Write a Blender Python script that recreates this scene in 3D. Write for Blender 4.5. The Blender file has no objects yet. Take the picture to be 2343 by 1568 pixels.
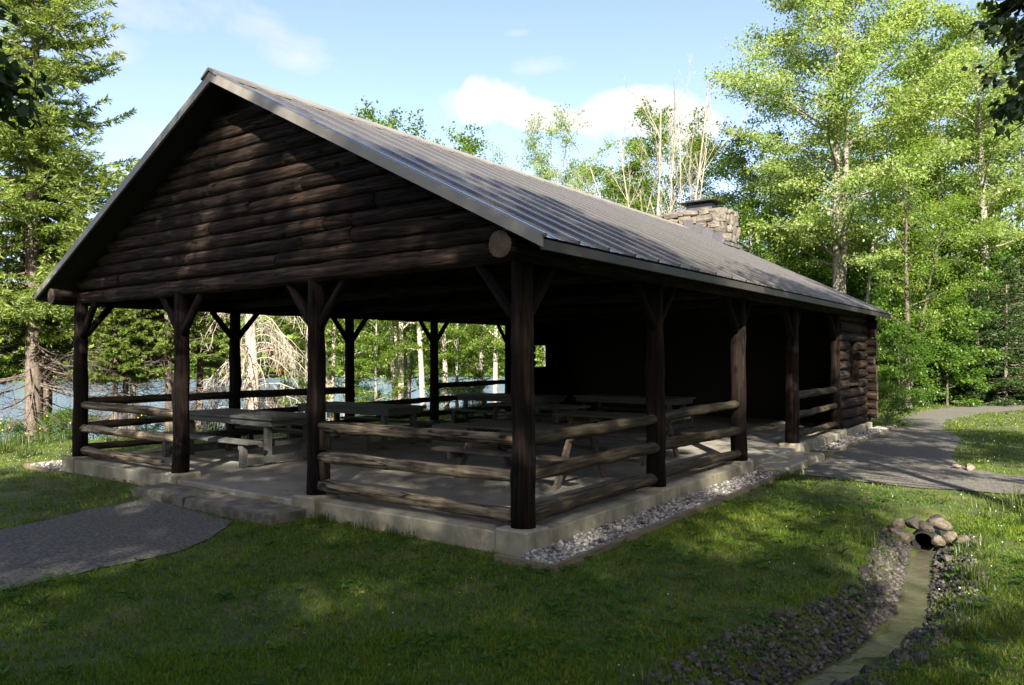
import bpy, math, random
import numpy as np
from mathutils import Matrix, Vector
R = math.radians
scene = bpy.context.scene
COL = scene.collection

# ------------------------------------------------------------------ camera
CAM = np.array([4.510, -6.305, 1.724])
YAW, PITCH, ROLL = 0.6347, 0.0183, -0.0024
fw = np.array([-math.sin(YAW)*math.cos(PITCH), math.cos(YAW)*math.cos(PITCH), math.sin(PITCH)])
rt = np.array([math.cos(YAW), math.sin(YAW), 0.0])
up = np.cross(rt, fw)
r2 = rt*math.cos(ROLL)+up*math.sin(ROLL); u2 = up*math.cos(ROLL)-rt*math.sin(ROLL)
cd = bpy.data.cameras.new('camera'); co = bpy.data.objects.new('camera', cd); COL.objects.link(co)
M = Matrix.Identity(4)
for i in range(3):
    M[i][0], M[i][1], M[i][2], M[i][3] = r2[i], u2[i], -fw[i], CAM[i]
co.matrix_world = M
cd.sensor_width = 36; cd.lens = 1744.4/2342*36; cd.clip_start = .05; cd.clip_end = 3000
scene.camera = co

# ------------------------------------------------------------------ sun and sky
SUN_AZ = np.array([.60, -.80]); SUN_EL = R(33)
tosun = np.array([SUN_AZ[0]*math.cos(SUN_EL), SUN_AZ[1]*math.cos(SUN_EL), math.sin(SUN_EL)])
sl = bpy.data.lights.new('sun', 'SUN'); sl.energy = 5.0; sl.angle = R(.55); sl.color = (1, .93, .80)
so = bpy.data.objects.new('sun', sl); COL.objects.link(so)
so.rotation_euler = Vector(tosun).to_track_quat('Z', 'Y').to_euler(); so.location = (20, -30, 30)
world = bpy.data.worlds.new('World'); scene.world = world; world.use_nodes = True
wt = world.node_tree; wn = wt.nodes; wl = wt.links
for n in list(wn): wn.remove(n)
def wnode(t, **k):
    n = wn.new(t)
    for a, b in k.items(): setattr(n, a, b)
    return n
sky = wnode('ShaderNodeTexSky', sky_type='NISHITA', sun_disc=False)
sky.sun_elevation = SUN_EL; sky.sun_rotation = math.atan2(SUN_AZ[0], SUN_AZ[1])
sky.altitude = 400; sky.air_density = 1.0; sky.dust_density = 2.2; sky.ozone_density = 1.3
tc = wnode('ShaderNodeTexCoord')
def wmath(op, a, b=None, c=None, clamp=False):
    n = wnode('ShaderNodeMath', operation=op, use_clamp=clamp)
    for i, x in enumerate((a, b, c)):
        if x is None: continue
        if isinstance(x, (int, float)): n.inputs[i].default_value = x
        else: wl.new(x, n.inputs[i])
    return n.outputs[0]
def wdot(v):
    n = wnode('ShaderNodeVectorMath', operation='DOT_PRODUCT'); wl.new(tc.outputs['Generated'], n.inputs[0])
    n.inputs[1].default_value = tuple(v); return n.outputs['Value']
def azel(u, v):
    k = fw+(u-1171)/1744.4*r2-(v-784)/1744.4*u2; return k/np.linalg.norm(k)
def cloud_lobe(u, v, ru, rv, tilt=0):
    """soft ellipse on the sky round a compass direction (radii in radians)"""
    c = azel(u, v); e = np.cross(c, [0, 0, 1.]); e /= np.linalg.norm(e); n = np.cross(e, c)
    e, n = e*math.cos(tilt)+n*math.sin(tilt), n*math.cos(tilt)-e*math.sin(tilt)
    a = wmath('DIVIDE', wdot(e), ru/1744.4); b = wmath('DIVIDE', wdot(n), rv/1744.4)
    d2 = wmath('ADD', wmath('MULTIPLY', a, a), wmath('MULTIPLY', b, b))
    front = wmath('GREATER_THAN', wdot(c), 0.0)
    return wmath('MULTIPLY', wmath('SUBTRACT', 1.0, d2, clamp=True), front)
nz = wnode('ShaderNodeTexNoise'); nz.inputs['Scale'].default_value = 15; nz.inputs['Detail'].default_value = 10; nz.inputs['Roughness'].default_value = .62
wl.new(tc.outputs['Generated'], nz.inputs['Vector'])
lobes = [cloud_lobe(*a) for a in ((1105, 235, 120, 62, 0), (1230, 262, 150, 44, -.1), (1480, 258, 165, 66, 0), (1380, 280, 150, 48, 0), (1560, 275, 90, 80, 0))]
m = lobes[0]
for l in lobes[1:]: m = wmath('MAXIMUM', m, l)
dens = wmath('ADD', wmath('MULTIPLY', m, 1.25), wmath('MULTIPLY', wmath('SUBTRACT', nz.outputs['Fac'], .5), 3.4))
cum = wmath('MULTIPLY', wmath('SUBTRACT', dens, .28), 1.5, clamp=True)
cum = wmath('MULTIPLY', cum, wmath('MULTIPLY', m, 6.0, clamp=True))
# thin high wisps over the whole sky
mp = wnode('ShaderNodeMapping'); mp.inputs['Scale'].default_value = (3.2, 3.2, 8.5); mp.inputs['Rotation'].default_value = (0.25, .3, .4)
wl.new(tc.outputs['Generated'], mp.inputs['Vector'])
nw = wnode('ShaderNodeTexNoise'); nw.inputs['Scale'].default_value = 1.9; nw.inputs['Detail'].default_value = 8; nw.inputs['Roughness'].default_value = .6; nw.inputs['Distortion'].default_value = .6
wl.new(mp.outputs[0], nw.inputs['Vector'])
wis = [cloud_lobe(*a) for a in ((590, 70, 260, 60, -.35), (260, 10, 260, 55, 0), (1240, 150, 110, 30, 0), (1180, 75, 60, 14, 0), (180, 90, 150, 70, .2), (420, 350, 230, 90, 0))]
w_ = wis[0]
for l in wis[1:]: w_ = wmath('MAXIMUM', w_, l)
wisp = wmath('MULTIPLY', wmath('SUBTRACT', wmath('ADD', wmath('MULTIPLY', w_, .22), wmath('ADD', wmath('MULTIPLY', nz.outputs['Fac'], .35), wmath('MULTIPLY', nw.outputs['Fac'], .65))), .62), 3.4, clamp=True)
fac = wmath('MAXIMUM', cum, wmath('MULTIPLY', wisp, .75), clamp=True)
bg1 = wnode('ShaderNodeBackground'); bg1.inputs['Strength'].default_value = .090
stn = wnode('ShaderNodeMix', data_type='RGBA', blend_type='MULTIPLY'); stn.inputs['Factor'].default_value = 1; wl.new(sky.outputs[0], stn.inputs['A']); stn.inputs['B'].default_value = (1.0, .90, .90, 1)
wl.new(stn.outputs['Result'], bg1.inputs['Color'])
bg2 = wnode('ShaderNodeBackground'); bg2.inputs['Color'].default_value = (1, .985, .96, 1); bg2.inputs['Strength'].default_value = .27
mx = wnode('ShaderNodeMixShader'); wl.new(fac, mx.inputs[0]); wl.new(bg1.outputs[0], mx.inputs[1]); wl.new(bg2.outputs[0], mx.inputs[2])
wo = wnode('ShaderNodeOutputWorld'); wl.new(mx.outputs[0], wo.inputs['Surface'])
vs = scene.view_settings
vs.view_transform = 'Standard'; vs.look = 'None'; vs.gamma = 1; vs.use_curve_mapping = False; vs.exposure = 2.0
cy = scene.cycles
cy.use_denoising = True; cy.max_bounces = 7; cy.diffuse_bounces = 3; cy.glossy_bounces = 3; cy.transmission_bounces = 4; cy.transparent_max_bounces = 6
cy.caustics_reflective = False; cy.caustics_refractive = False; cy.sample_clamp_indirect = 6

# ------------------------------------------------------------------ materials
MATS = {}
def new_mat(name):
    m = bpy.data.materials.new(name); m.use_nodes = True
    nt = m.node_tree
    for n in list(nt.nodes): nt.nodes.remove(n)
    out = nt.nodes.new('ShaderNodeOutputMaterial')
    MATS[name] = m
    return m, nt, out
def surf(name, cols, scale=4, stretch=(1, 1, 1), rough=.8, bump=.3, bscale=None, detail=6, metallic=0, spec=.4, coords='Object', pos=None, blotch=None, bdist=.02, tintvar=0.0, coat=0, crack=None):
    """noise ramp colour + bump; cols = 2..4 colours"""
    m, nt, out = new_mat(name); N, L = nt.nodes, nt.links
    tcx = N.new('ShaderNodeTexCoord'); mp = N.new('ShaderNodeMapping'); mp.inputs['Scale'].default_value = stretch
    oi = N.new('ShaderNodeObjectInfo')
    va = N.new('ShaderNodeVectorMath'); va.operation = 'ADD'
    L.new(tcx.outputs[coords], va.inputs[0])
    vm = N.new('ShaderNodeVectorMath'); vm.operation = 'SCALE'; L.new(oi.outputs['Random'], vm.inputs['Scale']); vm.inputs[0].default_value = (7.3, 3.1, 5.7)
    L.new(vm.outputs[0], va.inputs[1]); L.new(va.outputs[0], mp.inputs['Vector'])
    nz = N.new('ShaderNodeTexNoise'); nz.inputs['Scale'].default_value = scale; nz.inputs['Detail'].default_value = detail; nz.inputs['Roughness'].default_value = .62
    L.new(mp.outputs[0], nz.inputs['Vector'])
    rp = N.new('ShaderNodeValToRGB'); cr = rp.color_ramp
    k = len(cols); pos = pos or [.3+.42*i/(k-1) for i in range(k)]
    while len(cr.elements) < k: cr.elements.new(.5)
    for i, c in enumerate(cols):
        cr.elements[i].position = pos[i]; cr.elements[i].color = (*c, 1)
    L.new(nz.outputs['Fac'], rp.inputs['Fac'])
    col = rp.outputs['Color']
    if blotch:
        n2 = N.new('ShaderNodeTexNoise'); n2.inputs['Scale'].default_value = blotch[1]; n2.inputs['Detail'].default_value = 4
        L.new(va.outputs[0], n2.inputs['Vector'])
        mr = N.new('ShaderNodeMapRange'); mr.inputs[1].default_value = blotch[2]; mr.inputs[2].default_value = blotch[2]+.16; L.new(n2.outputs['Fac'], mr.inputs[0])
        mxn = N.new('ShaderNodeMix'); mxn.data_type = 'RGBA'; L.new(mr.outputs[0], mxn.inputs['Factor']); L.new(col, mxn.inputs['A']); mxn.inputs['B'].default_value = (*blotch[0], 1)
        col = mxn.outputs['Result']
    if crack:
        mp2 = N.new('ShaderNodeMapping'); mp2.inputs['Scale'].default_value = (9, 9, .45); L.new(va.outputs[0], mp2.inputs['Vector'])
        n3 = N.new('ShaderNodeTexNoise'); n3.inputs['Scale'].default_value = 1.0; n3.inputs['Detail'].default_value = 3; L.new(mp2.outputs[0], n3.inputs['Vector'])
        s1 = N.new('ShaderNodeMath'); s1.operation = 'SUBTRACT'; L.new(n3.outputs['Fac'], s1.inputs[0]); s1.inputs[1].default_value = .5
        s2 = N.new('ShaderNodeMath'); s2.operation = 'ABSOLUTE'; L.new(s1.outputs[0], s2.inputs[0])
        s3 = N.new('ShaderNodeMapRange'); s3.inputs[1].default_value = .006; s3.inputs[2].default_value = .022; s3.inputs[3].default_value = 1; s3.inputs[4].default_value = 0; L.new(s2.outputs[0], s3.inputs[0])
        mp3 = N.new('ShaderNodeMapping'); mp3.inputs['Scale'].default_value = (5, 5, 2.2); L.new(va.outputs[0], mp3.inputs['Vector'])
        vo = N.new('ShaderNodeTexVoronoi'); vo.inputs['Scale'].default_value = 1.0; L.new(mp3.outputs[0], vo.inputs['Vector'])
        s4 = N.new('ShaderNodeMapRange'); s4.inputs[1].default_value = .09; s4.inputs[2].default_value = .17; s4.inputs[3].default_value = 1; s4.inputs[4].default_value = 0; L.new(vo.outputs['Distance'], s4.inputs[0])
        s5 = N.new('ShaderNodeMath'); s5.operation = 'MAXIMUM'; L.new(s3.outputs[0], s5.inputs[0]); L.new(s4.outputs[0], s5.inputs[1])
        mxc = N.new('ShaderNodeMix'); mxc.data_type = 'RGBA'; L.new(s5.outputs[0], mxc.inputs['Factor']); L.new(col, mxc.inputs['A']); mxc.inputs['B'].default_value = (*crack, 1); col = mxc.outputs['Result']
    if tintvar:
        mr2 = N.new('ShaderNodeMapRange'); mr2.inputs[3].default_value = 1-tintvar; mr2.inputs[4].default_value = 1+tintvar; L.new(oi.outputs['Random'], mr2.inputs[0])
        mu = N.new('ShaderNodeVectorMath'); mu.operation = 'SCALE'; L.new(col, mu.inputs[0]); L.new(mr2.outputs[0], mu.inputs['Scale']); col = mu.outputs[0]
    b = N.new('ShaderNodeBsdfPrincipled'); L.new(col, b.inputs['Base Color'])
    b.inputs['Roughness'].default_value = rough; b.inputs['Metallic'].default_value = metallic
    b.inputs['Specular IOR Level'].default_value = spec
    if coat: b.inputs['Coat Weight'].default_value = coat
    if bump:
        nb = nz
        if bscale:
            nb = N.new('ShaderNodeTexNoise'); nb.inputs['Scale'].default_value = bscale; nb.inputs['Detail'].default_value = 5; L.new(mp.outputs[0], nb.inputs['Vector'])
        bp = N.new('ShaderNodeBump'); bp.inputs['Strength'].default_value = bump; bp.inputs['Distance'].default_value = bdist
        L.new(nb.outputs['Fac'], bp.inputs['Height']); L.new(bp.outputs[0], b.inputs['Normal'])
    L.new(b.outputs[0], out.inputs['Surface'])
    return m
def leafmat(name, cols, trans=.45, gloss=.04, tcol=1.15):
    """leaf: diffuse + translucent, colour picked per leaf from the 'tint' attribute"""
    m, nt, out = new_mat(name); N, L = nt.nodes, nt.links
    at = N.new('ShaderNodeAttribute'); at.attribute_name = 'tint'
    oi = N.new('ShaderNodeObjectInfo')
    ad = N.new('ShaderNodeMath'); ad.operation = 'MULTIPLY_ADD'; L.new(oi.outputs['Random'], ad.inputs[0]); ad.inputs[1].default_value = .24; L.new(at.outputs['Fac'], ad.inputs[2])
    sb = N.new('ShaderNodeMath'); sb.operation = 'SUBTRACT'; sb.use_clamp = True; L.new(ad.outputs[0], sb.inputs[0]); sb.inputs[1].default_value = .12
    rp = N.new('ShaderNodeValToRGB'); cr = rp.color_ramp
    while len(cr.elements) < len(cols): cr.elements.new(.5)
    for i, c in enumerate(cols):
        cr.elements[i].position = i/(len(cols)-1); cr.elements[i].color = (*c, 1)
    L.new(sb.outputs[0], rp.inputs['Fac'])
    d = N.new('ShaderNodeBsdfDiffuse'); L.new(rp.outputs[0], d.inputs['Color'])
    t = N.new('ShaderNodeBsdfTranslucent')
    hm = N.new('ShaderNodeMix'); hm.data_type = 'RGBA'; hm.blend_type = 'MULTIPLY'; hm.inputs['Factor'].default_value = 1
    L.new(rp.outputs[0], hm.inputs['A']); hm.inputs['B'].default_value = (1.15*tcol, 1.25*tcol, .55*tcol, 1); L.new(hm.outputs['Result'], t.inputs['Color'])
    mx = N.new('ShaderNodeMixShader'); mx.inputs[0].default_value = trans; L.new(d.outputs[0], mx.inputs[1]); L.new(t.outputs[0], mx.inputs[2])
    last = mx
    if gloss:
        g = N.new('ShaderNodeBsdfGlossy'); g.inputs['Roughness'].default_value = .45; g.inputs['Color'].default_value = (.9, .95, .9, 1)
        m2 = N.new('ShaderNodeMixShader'); m2.inputs[0].default_value = gloss; L.new(mx.outputs[0], m2.inputs[1]); L.new(g.outputs[0], m2.inputs[2]); last = m2
    L.new(last.outputs[0], out.inputs['Surface'])
    return m

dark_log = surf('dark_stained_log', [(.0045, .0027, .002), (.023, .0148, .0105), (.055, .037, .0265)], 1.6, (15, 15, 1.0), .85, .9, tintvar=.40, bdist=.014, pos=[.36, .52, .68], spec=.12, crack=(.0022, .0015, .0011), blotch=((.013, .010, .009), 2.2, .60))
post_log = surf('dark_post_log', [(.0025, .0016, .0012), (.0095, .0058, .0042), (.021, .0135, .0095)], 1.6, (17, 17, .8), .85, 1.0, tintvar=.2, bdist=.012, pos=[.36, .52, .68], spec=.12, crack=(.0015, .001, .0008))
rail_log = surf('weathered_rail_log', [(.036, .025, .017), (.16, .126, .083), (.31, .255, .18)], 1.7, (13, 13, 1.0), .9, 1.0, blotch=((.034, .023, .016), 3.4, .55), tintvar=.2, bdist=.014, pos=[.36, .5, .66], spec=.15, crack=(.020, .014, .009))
rail_dark = surf('dark_rail_log', [(.012, .009, .006), (.045, .035, .021), (.10, .078, .050)], 1.7, (13, 13, 1.0), .9, 1.0, spec=.15, pos=[.36, .5, .66], blotch=((.035, .028, .020), 3.0, .54), tintvar=.15, bdist=.012)  # same pattern as the rail logs, in darker browns
def ringed(name, c1, c2):
    m, nt, out = new_mat(name); N, L = nt.nodes, nt.links
    tcx = N.new('ShaderNodeTexCoord'); wv = N.new('ShaderNodeTexWave'); wv.wave_type = 'RINGS'; wv.rings_direction = 'Z'; wv.inputs['Scale'].default_value = 16; wv.inputs['Distortion'].default_value = 3.5; wv.inputs['Detail'].default_value = 4; wv.inputs['Detail Scale'].default_value = 2
    L.new(tcx.outputs['Object'], wv.inputs['Vector'])
    nz = N.new('ShaderNodeTexNoise'); nz.inputs['Scale'].default_value = 9; nz.inputs['Detail'].default_value = 6; L.new(tcx.outputs['Object'], nz.inputs['Vector'])
    mu = N.new('ShaderNodeMath'); mu.operation = 'MULTIPLY'; L.new(wv.outputs['Fac'], mu.inputs[0]); L.new(nz.outputs['Fac'], mu.inputs[1])
    rp = N.new('ShaderNodeValToRGB'); rp.color_ramp.elements[0].color = (*c1, 1); rp.color_ramp.elements[0].position = .1; rp.color_ramp.elements[1].color = (*c2, 1); rp.color_ramp.elements[1].position = .6; L.new(mu.outputs[0], rp.inputs['Fac'])
    b = N.new('ShaderNodeBsdfPrincipled'); L.new(rp.outputs[0], b.inputs['Base Color']); b.inputs['Roughness'].default_value = .9; b.inputs['Specular IOR Level'].default_value = .15; L.new(b.outputs[0], out.inputs['Surface']); return m
log_end = ringed('sawn_log_end', (.050, .033, .023), (.165, .118, .086))
concrete = surf('weathered_concrete', [(.115, .100, .064), (.238, .212, .150), (.325, .296, .215)], 2.4, (1.2, 1.2, .9), .9, .4, pos=[.30, .48, .66], bscale=26, blotch=((.13, .125, .075), 1.1, .56), bdist=.01)
slab_m = surf('worn_concrete_floor', [(.12, .110, .088), (.205, .19, .156), (.26, .245, .205)], 1.6, (1, 1, 1), .75, .15, bscale=30, blotch=((.13, .122, .10), .7, .57), bdist=.006)
step_m = surf('rough_step_stone', [(.05, .045, .034), (.12, .108, .082), (.20, .18, .138)], 5, (1, 1, 1), .95, .9, blotch=((.07, .085, .03), 2.2, .56), bdist=.03)
metal = surf('brown_metal_roof', [(.215, .200, .182), (.240, .223, .202), (.265, .245, .222)], .8, (1, 1, 1), .23, .03, metallic=.75, spec=.6, blotch=((.265, .245, .22), .6, .66), bdist=.004, tintvar=.07)
trim = surf('tan_metal_trim', [(.17, .152, .125), (.22, .20, .165)], 2, (1, 1, 1), .45, .08, metallic=.15, spec=.5, tintvar=.06)
fascia_m = surf('shaded_brown_fascia', [(.024, .020, .015), (.040, .033, .025)], 2, (1, 1, 1), .55, .08, spec=.4, tintvar=.06)  # brown deepened so the colour carries the tree shade on the eave
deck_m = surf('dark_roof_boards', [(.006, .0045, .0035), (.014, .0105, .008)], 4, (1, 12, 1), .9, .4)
table_m = surf('grey_weathered_plank', [(.034, .035, .031), (.074, .073, .066), (.112, .108, .096)], 2.5, (1.2, 14, 14), .8, .45, tintvar=.12, bdist=.006)
bench_dark = surf('brown_plank', [(.035, .027, .021), (.075, .058, .045), (.12, .095, .07)], 2.5, (1.2, 14, 14), .8, .45, tintvar=.15, bdist=.006)
board_m = surf('edging_board', [(.07, .056, .034), (.14, .112, .070), (.20, .165, .108)], 3, (12, 1.2, 12), .85, .4, tintvar=.1, bdist=.006)
gravel_m = surf('crushed_stone', [(.085, .079, .070), (.24, .225, .202), (.42, .395, .355)], .7, (1, 1, 1), .85, .25, bscale=40, tintvar=.5, pos=[.35, .5, .62], bdist=.004)
gravel_s = surf('crushed_stone_mass', [(.08, .075, .066), (.225, .21, .188), (.42, .395, .355)], 16, (1, 1, 1), .85, .25, bscale=60, detail=1, pos=[.35, .5, .62], bdist=.004)
wet_m = surf('dark_ditch_stone', [(.020, .017, .013), (.048, .041, .033), (.12, .106, .088)], .7, (1, 1, 1), .7, .25, bscale=40, tintvar=.5, pos=[.35, .5, .66], bdist=.004)
wet_s = surf('dark_ditch_stone_mass', [(.016, .014, .011), (.040, .034, .027), (.11, .097, .08)], 14, (1, 1, 1), .7, .25, bscale=60, detail=1, pos=[.35, .5, .66], bdist=.004)
rock_m = surf('field_rock', [(.075, .060, .041), (.15, .124, .09), (.23, .195, .147)], 5, (1, 1, 1), .85, .5, tintvar=.15, bdist=.01)
chim_m = surf('chimney_field_stone', [(.060, .052, .041), (.125, .110, .087), (.20, .18, .147)], 2.4, (1, 1, 1), .9, .5, bscale=14, tintvar=.3, bdist=.012)
mortar = surf('old_mortar', [(.12, .10, .075), (.17, .15, .115)], 12, (1, 1, 1), .95, .5, bdist=.01)
lead_m = surf('grey_lead_flashing', [(.075, .073, .080), (.125, .122, .132)], 3, (1, 1, 1), .5, .15, metallic=.4, tintvar=.1)
black_m = surf('black_steel_and_window_dark', [(.016, .018, .022), (.030, .033, .038)], 4, (1, 1, 1), .5, .05, metallic=.5)  # chimney cap steel, also the painted dark of the cabin window
pipe_m = surf('culvert_pipe', [(.02, .02, .018), (.05, .048, .042)], 4, (1, 1, 1), .6, .1)
path_m = surf('gravel_path', [(.050, .045, .037), (.088, .080, .066), (.150, .137, .114)], 26, (1, 1, 1), .95, .8, bscale=30, detail=9, blotch=((.075, .080, .035), .55, .60), bdist=.02, coords='Object', pos=[.36, .5, .64])
soil = surf('lawn_soil', [(.022, .036, .005), (.045, .062, .008), (.10, .088, .03)], 2.6, (1, 1, 1), .95, .6, detail=10, blotch=((.10, .085, .050), .5, .66), bdist=.03)
bark_grey = surf('grey_tree_bark', [(.09, .08, .065), (.20, .18, .15), (.33, .31, .265)], 2.0, (7, 7, 1.2), .9, .7, tintvar=.15, bdist=.02)
bark_spruce = surf('spruce_bark', [(.060, .045, .035), (.12, .095, .075), (.20, .165, .135)], 2.2, (7, 7, 2.5), .92, .8, tintvar=.12, bdist=.02)
bark_birch = surf('pale_birch_bark', [(.12, .10, .075), (.32, .275, .22), (.42, .37, .30)], 1.4, (3, 3, 9), .8, .3, pos=[.32, .42, .6], bdist=.01)
bark_dead = surf('bleached_dead_wood', [(.20, .17, .135), (.34, .295, .235), (.43, .38, .31)], 2, (6, 6, 1), .9, .4, bdist=.01)
bark_snag = surf('bleached_stems', [(.18, .155, .12), (.29, .255, .205), (.37, .33, .27)], 2, (6, 6, 1), .9, .4, bdist=.01)
bark_dark = surf('dark_young_bark', [(.040, .032, .025), (.085, .070, .055), (.15, .13, .10)], 2.5, (7, 7, 1.5), .9, .6, bdist=.01)
grass_m = leafmat('lawn_grass_blades', [(.038, .080, .006), (.076, .142, .011), (.135, .190, .020), (.215, .19, .044)], .42, .008)
tall_m = leafmat('tall_grass_blades', [(.036, .064, .008), (.066, .10, .015), (.105, .13, .030)], .4, .03)
clover_m = leafmat('clover_leaves', [(.024, .068, .010), (.044, .105, .016), (.075, .145, .024)], .35, .02)
maple_m = leafmat('maple_leaves', [(.070, .130, .018), (.135, .215, .032), (.23, .28, .058)], .55, .02)
maple_y = leafmat('pale_poplar_leaves', [(.13, .195, .052), (.205, .28, .092), (.315, .35, .14)], .55, .02)
under_m = leafmat('understory_leaves', [(.040, .090, .014), (.085, .165, .026), (.16, .245, .042)], .58, .02)
shade_m = leafmat('shade_darkened_leaves', [(.012, .030, .006), (.025, .050, .010), (.040, .070, .014)], .30, .03)  # shade and backlight put into the leaf colour
spruce_m = leafmat('spruce_needles', [(.075, .120, .026), (.155, .21, .048), (.26, .30, .082)], .42, .02)
spruce_d = leafmat('dark_fir_needles', [(.020, .044, .012), (.042, .078, .020), (.075, .120, .032)], .25, .02)
dry_m = leafmat('dry_twigs', [(.14, .11, .075), (.26, .22, .16), (.38, .33, .25)], .05, 0)
rust_m = leafmat('dead_red_needles', [(.20, .055, .025), (.32, .10, .05)], .2, 0)
flower_m = leafmat('white_clover_flowers', [(.55, .53, .48), (.75, .74, .70)], .2, 0)
yellow_m = leafmat('yellow_flowers', [(.60, .42, .02), (.72, .55, .04)], .2, 0)
# water
def watermat(name, col, rough, scale, stretch, strength, trans=0.0, bd=.05):
    m, nt, out = new_mat(name); N, L = nt.nodes, nt.links
    tcx = N.new('ShaderNodeTexCoord'); mp = N.new('ShaderNodeMapping'); mp.inputs['Scale'].default_value = stretch
    L.new(tcx.outputs['Object'], mp.inputs['Vector'])
    nz = N.new('ShaderNodeTexNoise'); nz.inputs['Scale'].default_value = scale; nz.inputs['Detail'].default_value = 4; L.new(mp.outputs[0], nz.inputs['Vector'])
    bp = N.new('ShaderNodeBump'); bp.inputs['Strength'].default_value = strength; bp.inputs['Distance'].default_value = bd; L.new(nz.outputs['Fac'], bp.inputs['Height'])
    b = N.new('ShaderNodeBsdfPrincipled'); b.inputs['Base Color'].default_value = (*col, 1); b.inputs['Roughness'].default_value = rough; b.inputs['IOR'].default_value = 1.333
    b.inputs['Specular IOR Level'].default_value = .5
    if trans: b.inputs['Transmission Weight'].default_value = trans
    L.new(bp.outputs[0], b.inputs['Normal']); L.new(b.outputs[0], out.inputs['Surface'])
    return m
lake_m = watermat('lake_water', (.125, .175, .24), .12, 1.1, (1, 1, 1), 1.0, 0, .45)
ditch_w = watermat('ditch_water', (.085, .078, .052), .04, 8, (1, 1.4, 1), .30, 0, .03)

# ------------------------------------------------------------------ helpers
def link(o, parent=None):
    COL.objects.link(o)
    if parent is not None: o.parent = parent
    return o
def mesh_from(name, V, F, smooth=True):
    me = bpy.data.meshes.new(name); me.from_pydata([tuple(v) for v in V], [], [tuple(f) for f in F]); me.update()
    if smooth: me.polygons.foreach_set('use_smooth', [True]*len(me.polygons))
    return me
def mesh_np(name, V, F, tint=None, smooth=False):
    V = np.ascontiguousarray(V, np.float32); F = np.ascontiguousarray(F, np.int32)
    me = bpy.data.meshes.new(name); nv, (nf, k) = len(V), F.shape
    me.vertices.add(nv); me.vertices.foreach_set('co', V.ravel())
    me.loops.add(nf*k); me.loops.foreach_set('vertex_index', F.ravel())
    me.polygons.add(nf); me.polygons.foreach_set('loop_start', np.arange(nf, dtype=np.int32)*k)
    me.polygons.foreach_set('loop_total', np.full(nf, k, np.int32))
    if smooth: me.polygons.foreach_set('use_smooth', np.ones(nf, bool))
    if tint is not None:
        a = me.attributes.new('tint', 'FLOAT', 'POINT'); a.data.foreach_set('value', np.ascontiguousarray(tint, np.float32))
    me.update(calc_edges=True); me.validate()
    return me
def obj(name, me, mat=None, parent=None, loc=None, rot=None, mat4=None):
    if mat is not None and len(me.materials) == 0: me.materials.append(mat)
    o = bpy.data.objects.new(name, me)
    if mat4 is not None: o.matrix_world = mat4
    if loc is not None: o.location = loc
    if rot is not None: o.rotation_euler = rot
    return link(o, parent)
def tag(o, label=None, cat=None, group=None, kind=None):
    if label: o['label'] = label
    if cat: o['category'] = cat
    if group: o['group'] = group
    if kind: o['kind'] = kind
    return o
def empty(name, loc, label, cat, group=None, rz=0):
    o = bpy.data.objects.new(name, None); o.location = loc; o.rotation_euler = (0, 0, rz); o.empty_display_size = .2
    link(o); return tag(o, label, cat, group)
def box_vf(x0, x1, y0, y1, z0, z1):
    V = [(x, y, z) for x in (x0, x1) for y in (y0, y1) for z in (z0, z1)]
    F = [(0, 1, 3, 2), (4, 6, 7, 5), (0, 4, 5, 1), (2, 3, 7, 6), (0, 2, 6, 4), (1, 5, 7, 3)]
    return V, F
def bevel_box(x0, x1, y0, y1, z0, z1, b=.008, seed=None, jit=0):
    """box with chamfered edges (and slightly uneven corners)"""
    rng = random.Random(seed)
    V, F = [], []
    import itertools
    idx = {}
    X = (x0, x1); Y = (y0, y1); Z = (z0, z1)
    b = min(b, (x1-x0)*.3, (y1-y0)*.3, (z1-z0)*.3)
    for i, j, k in itertools.product((0, 1), repeat=3):
        sx, sy, sz = (1-2*i)*b, (1-2*j)*b, (1-2*k)*b
        jx, jy, jz = [(rng.random()-.5)*jit for _ in range(3)]
        for a in range(3):
            p = [X[i]+jx, Y[j]+jy, Z[k]+jz]
            for c, s in enumerate((sx, sy, sz)):
                if c != a: p[c] += s
            idx[(i, j, k, a)] = len(V); V.append(tuple(p))
    q = lambda *t: idx[t]
    # a = axis whose face the vertex lies on
    for i in (0, 1):
        F.append([q(i, 0, 0, 0), q(i, 1, 0, 0), q(i, 1, 1, 0), q(i, 0, 1, 0)])
        F.append([q(0, i, 0, 1), q(1, i, 0, 1), q(1, i, 1, 1), q(0, i, 1, 1)])
        F.append([q(0, 0, i, 2), q(1, 0, i, 2), q(1, 1, i, 2), q(0, 1, i, 2)])
    for i in (0, 1):
        for j in (0, 1):
            F.append([q(i, j, 0, 0), q(i, j, 1, 0), q(i, j, 1, 1), q(i, j, 0, 1)])
            F.append([q(i, 0, j, 0), q(i, 1, j, 0), q(i, 1, j, 2), q(i, 0, j, 2)])
            F.append([q(0, i, j, 1), q(1, i, j, 1), q(1, i, j, 2), q(0, i, j, 2)])
            for k in (0, 1): pass
    for i, j, k in itertools.product((0, 1), repeat=3):
        F.append([q(i, j, k, 0), q(i, j, k, 1), q(i, j, k, 2)])
    return V, F
def fixn(me):
    import bmesh
    bm = bmesh.new(); bm.from_mesh(me); bmesh.ops.recalc_face_normals(bm, faces=bm.faces); bm.to_mesh(me); bm.free(); return me
def box(name, dims, mat, parent=None, b=.008, seed=None, jit=0, loc=None, rot=None):
    V, F = bevel_box(*dims, b=b, seed=seed, jit=jit)
    return obj(name, fixn(mesh_from(name, V, F, False)), mat, parent, loc=loc, rot=rot)
def frame_of(d):
    d = d/np.linalg.norm(d); a = np.array([0, 0, 1.]) if abs(d[2]) < .9 else np.array([1., 0, 0])
    e1 = np.cross(d, a); e1 /= np.linalg.norm(e1); return d, e1, np.cross(d, e1)
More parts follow.
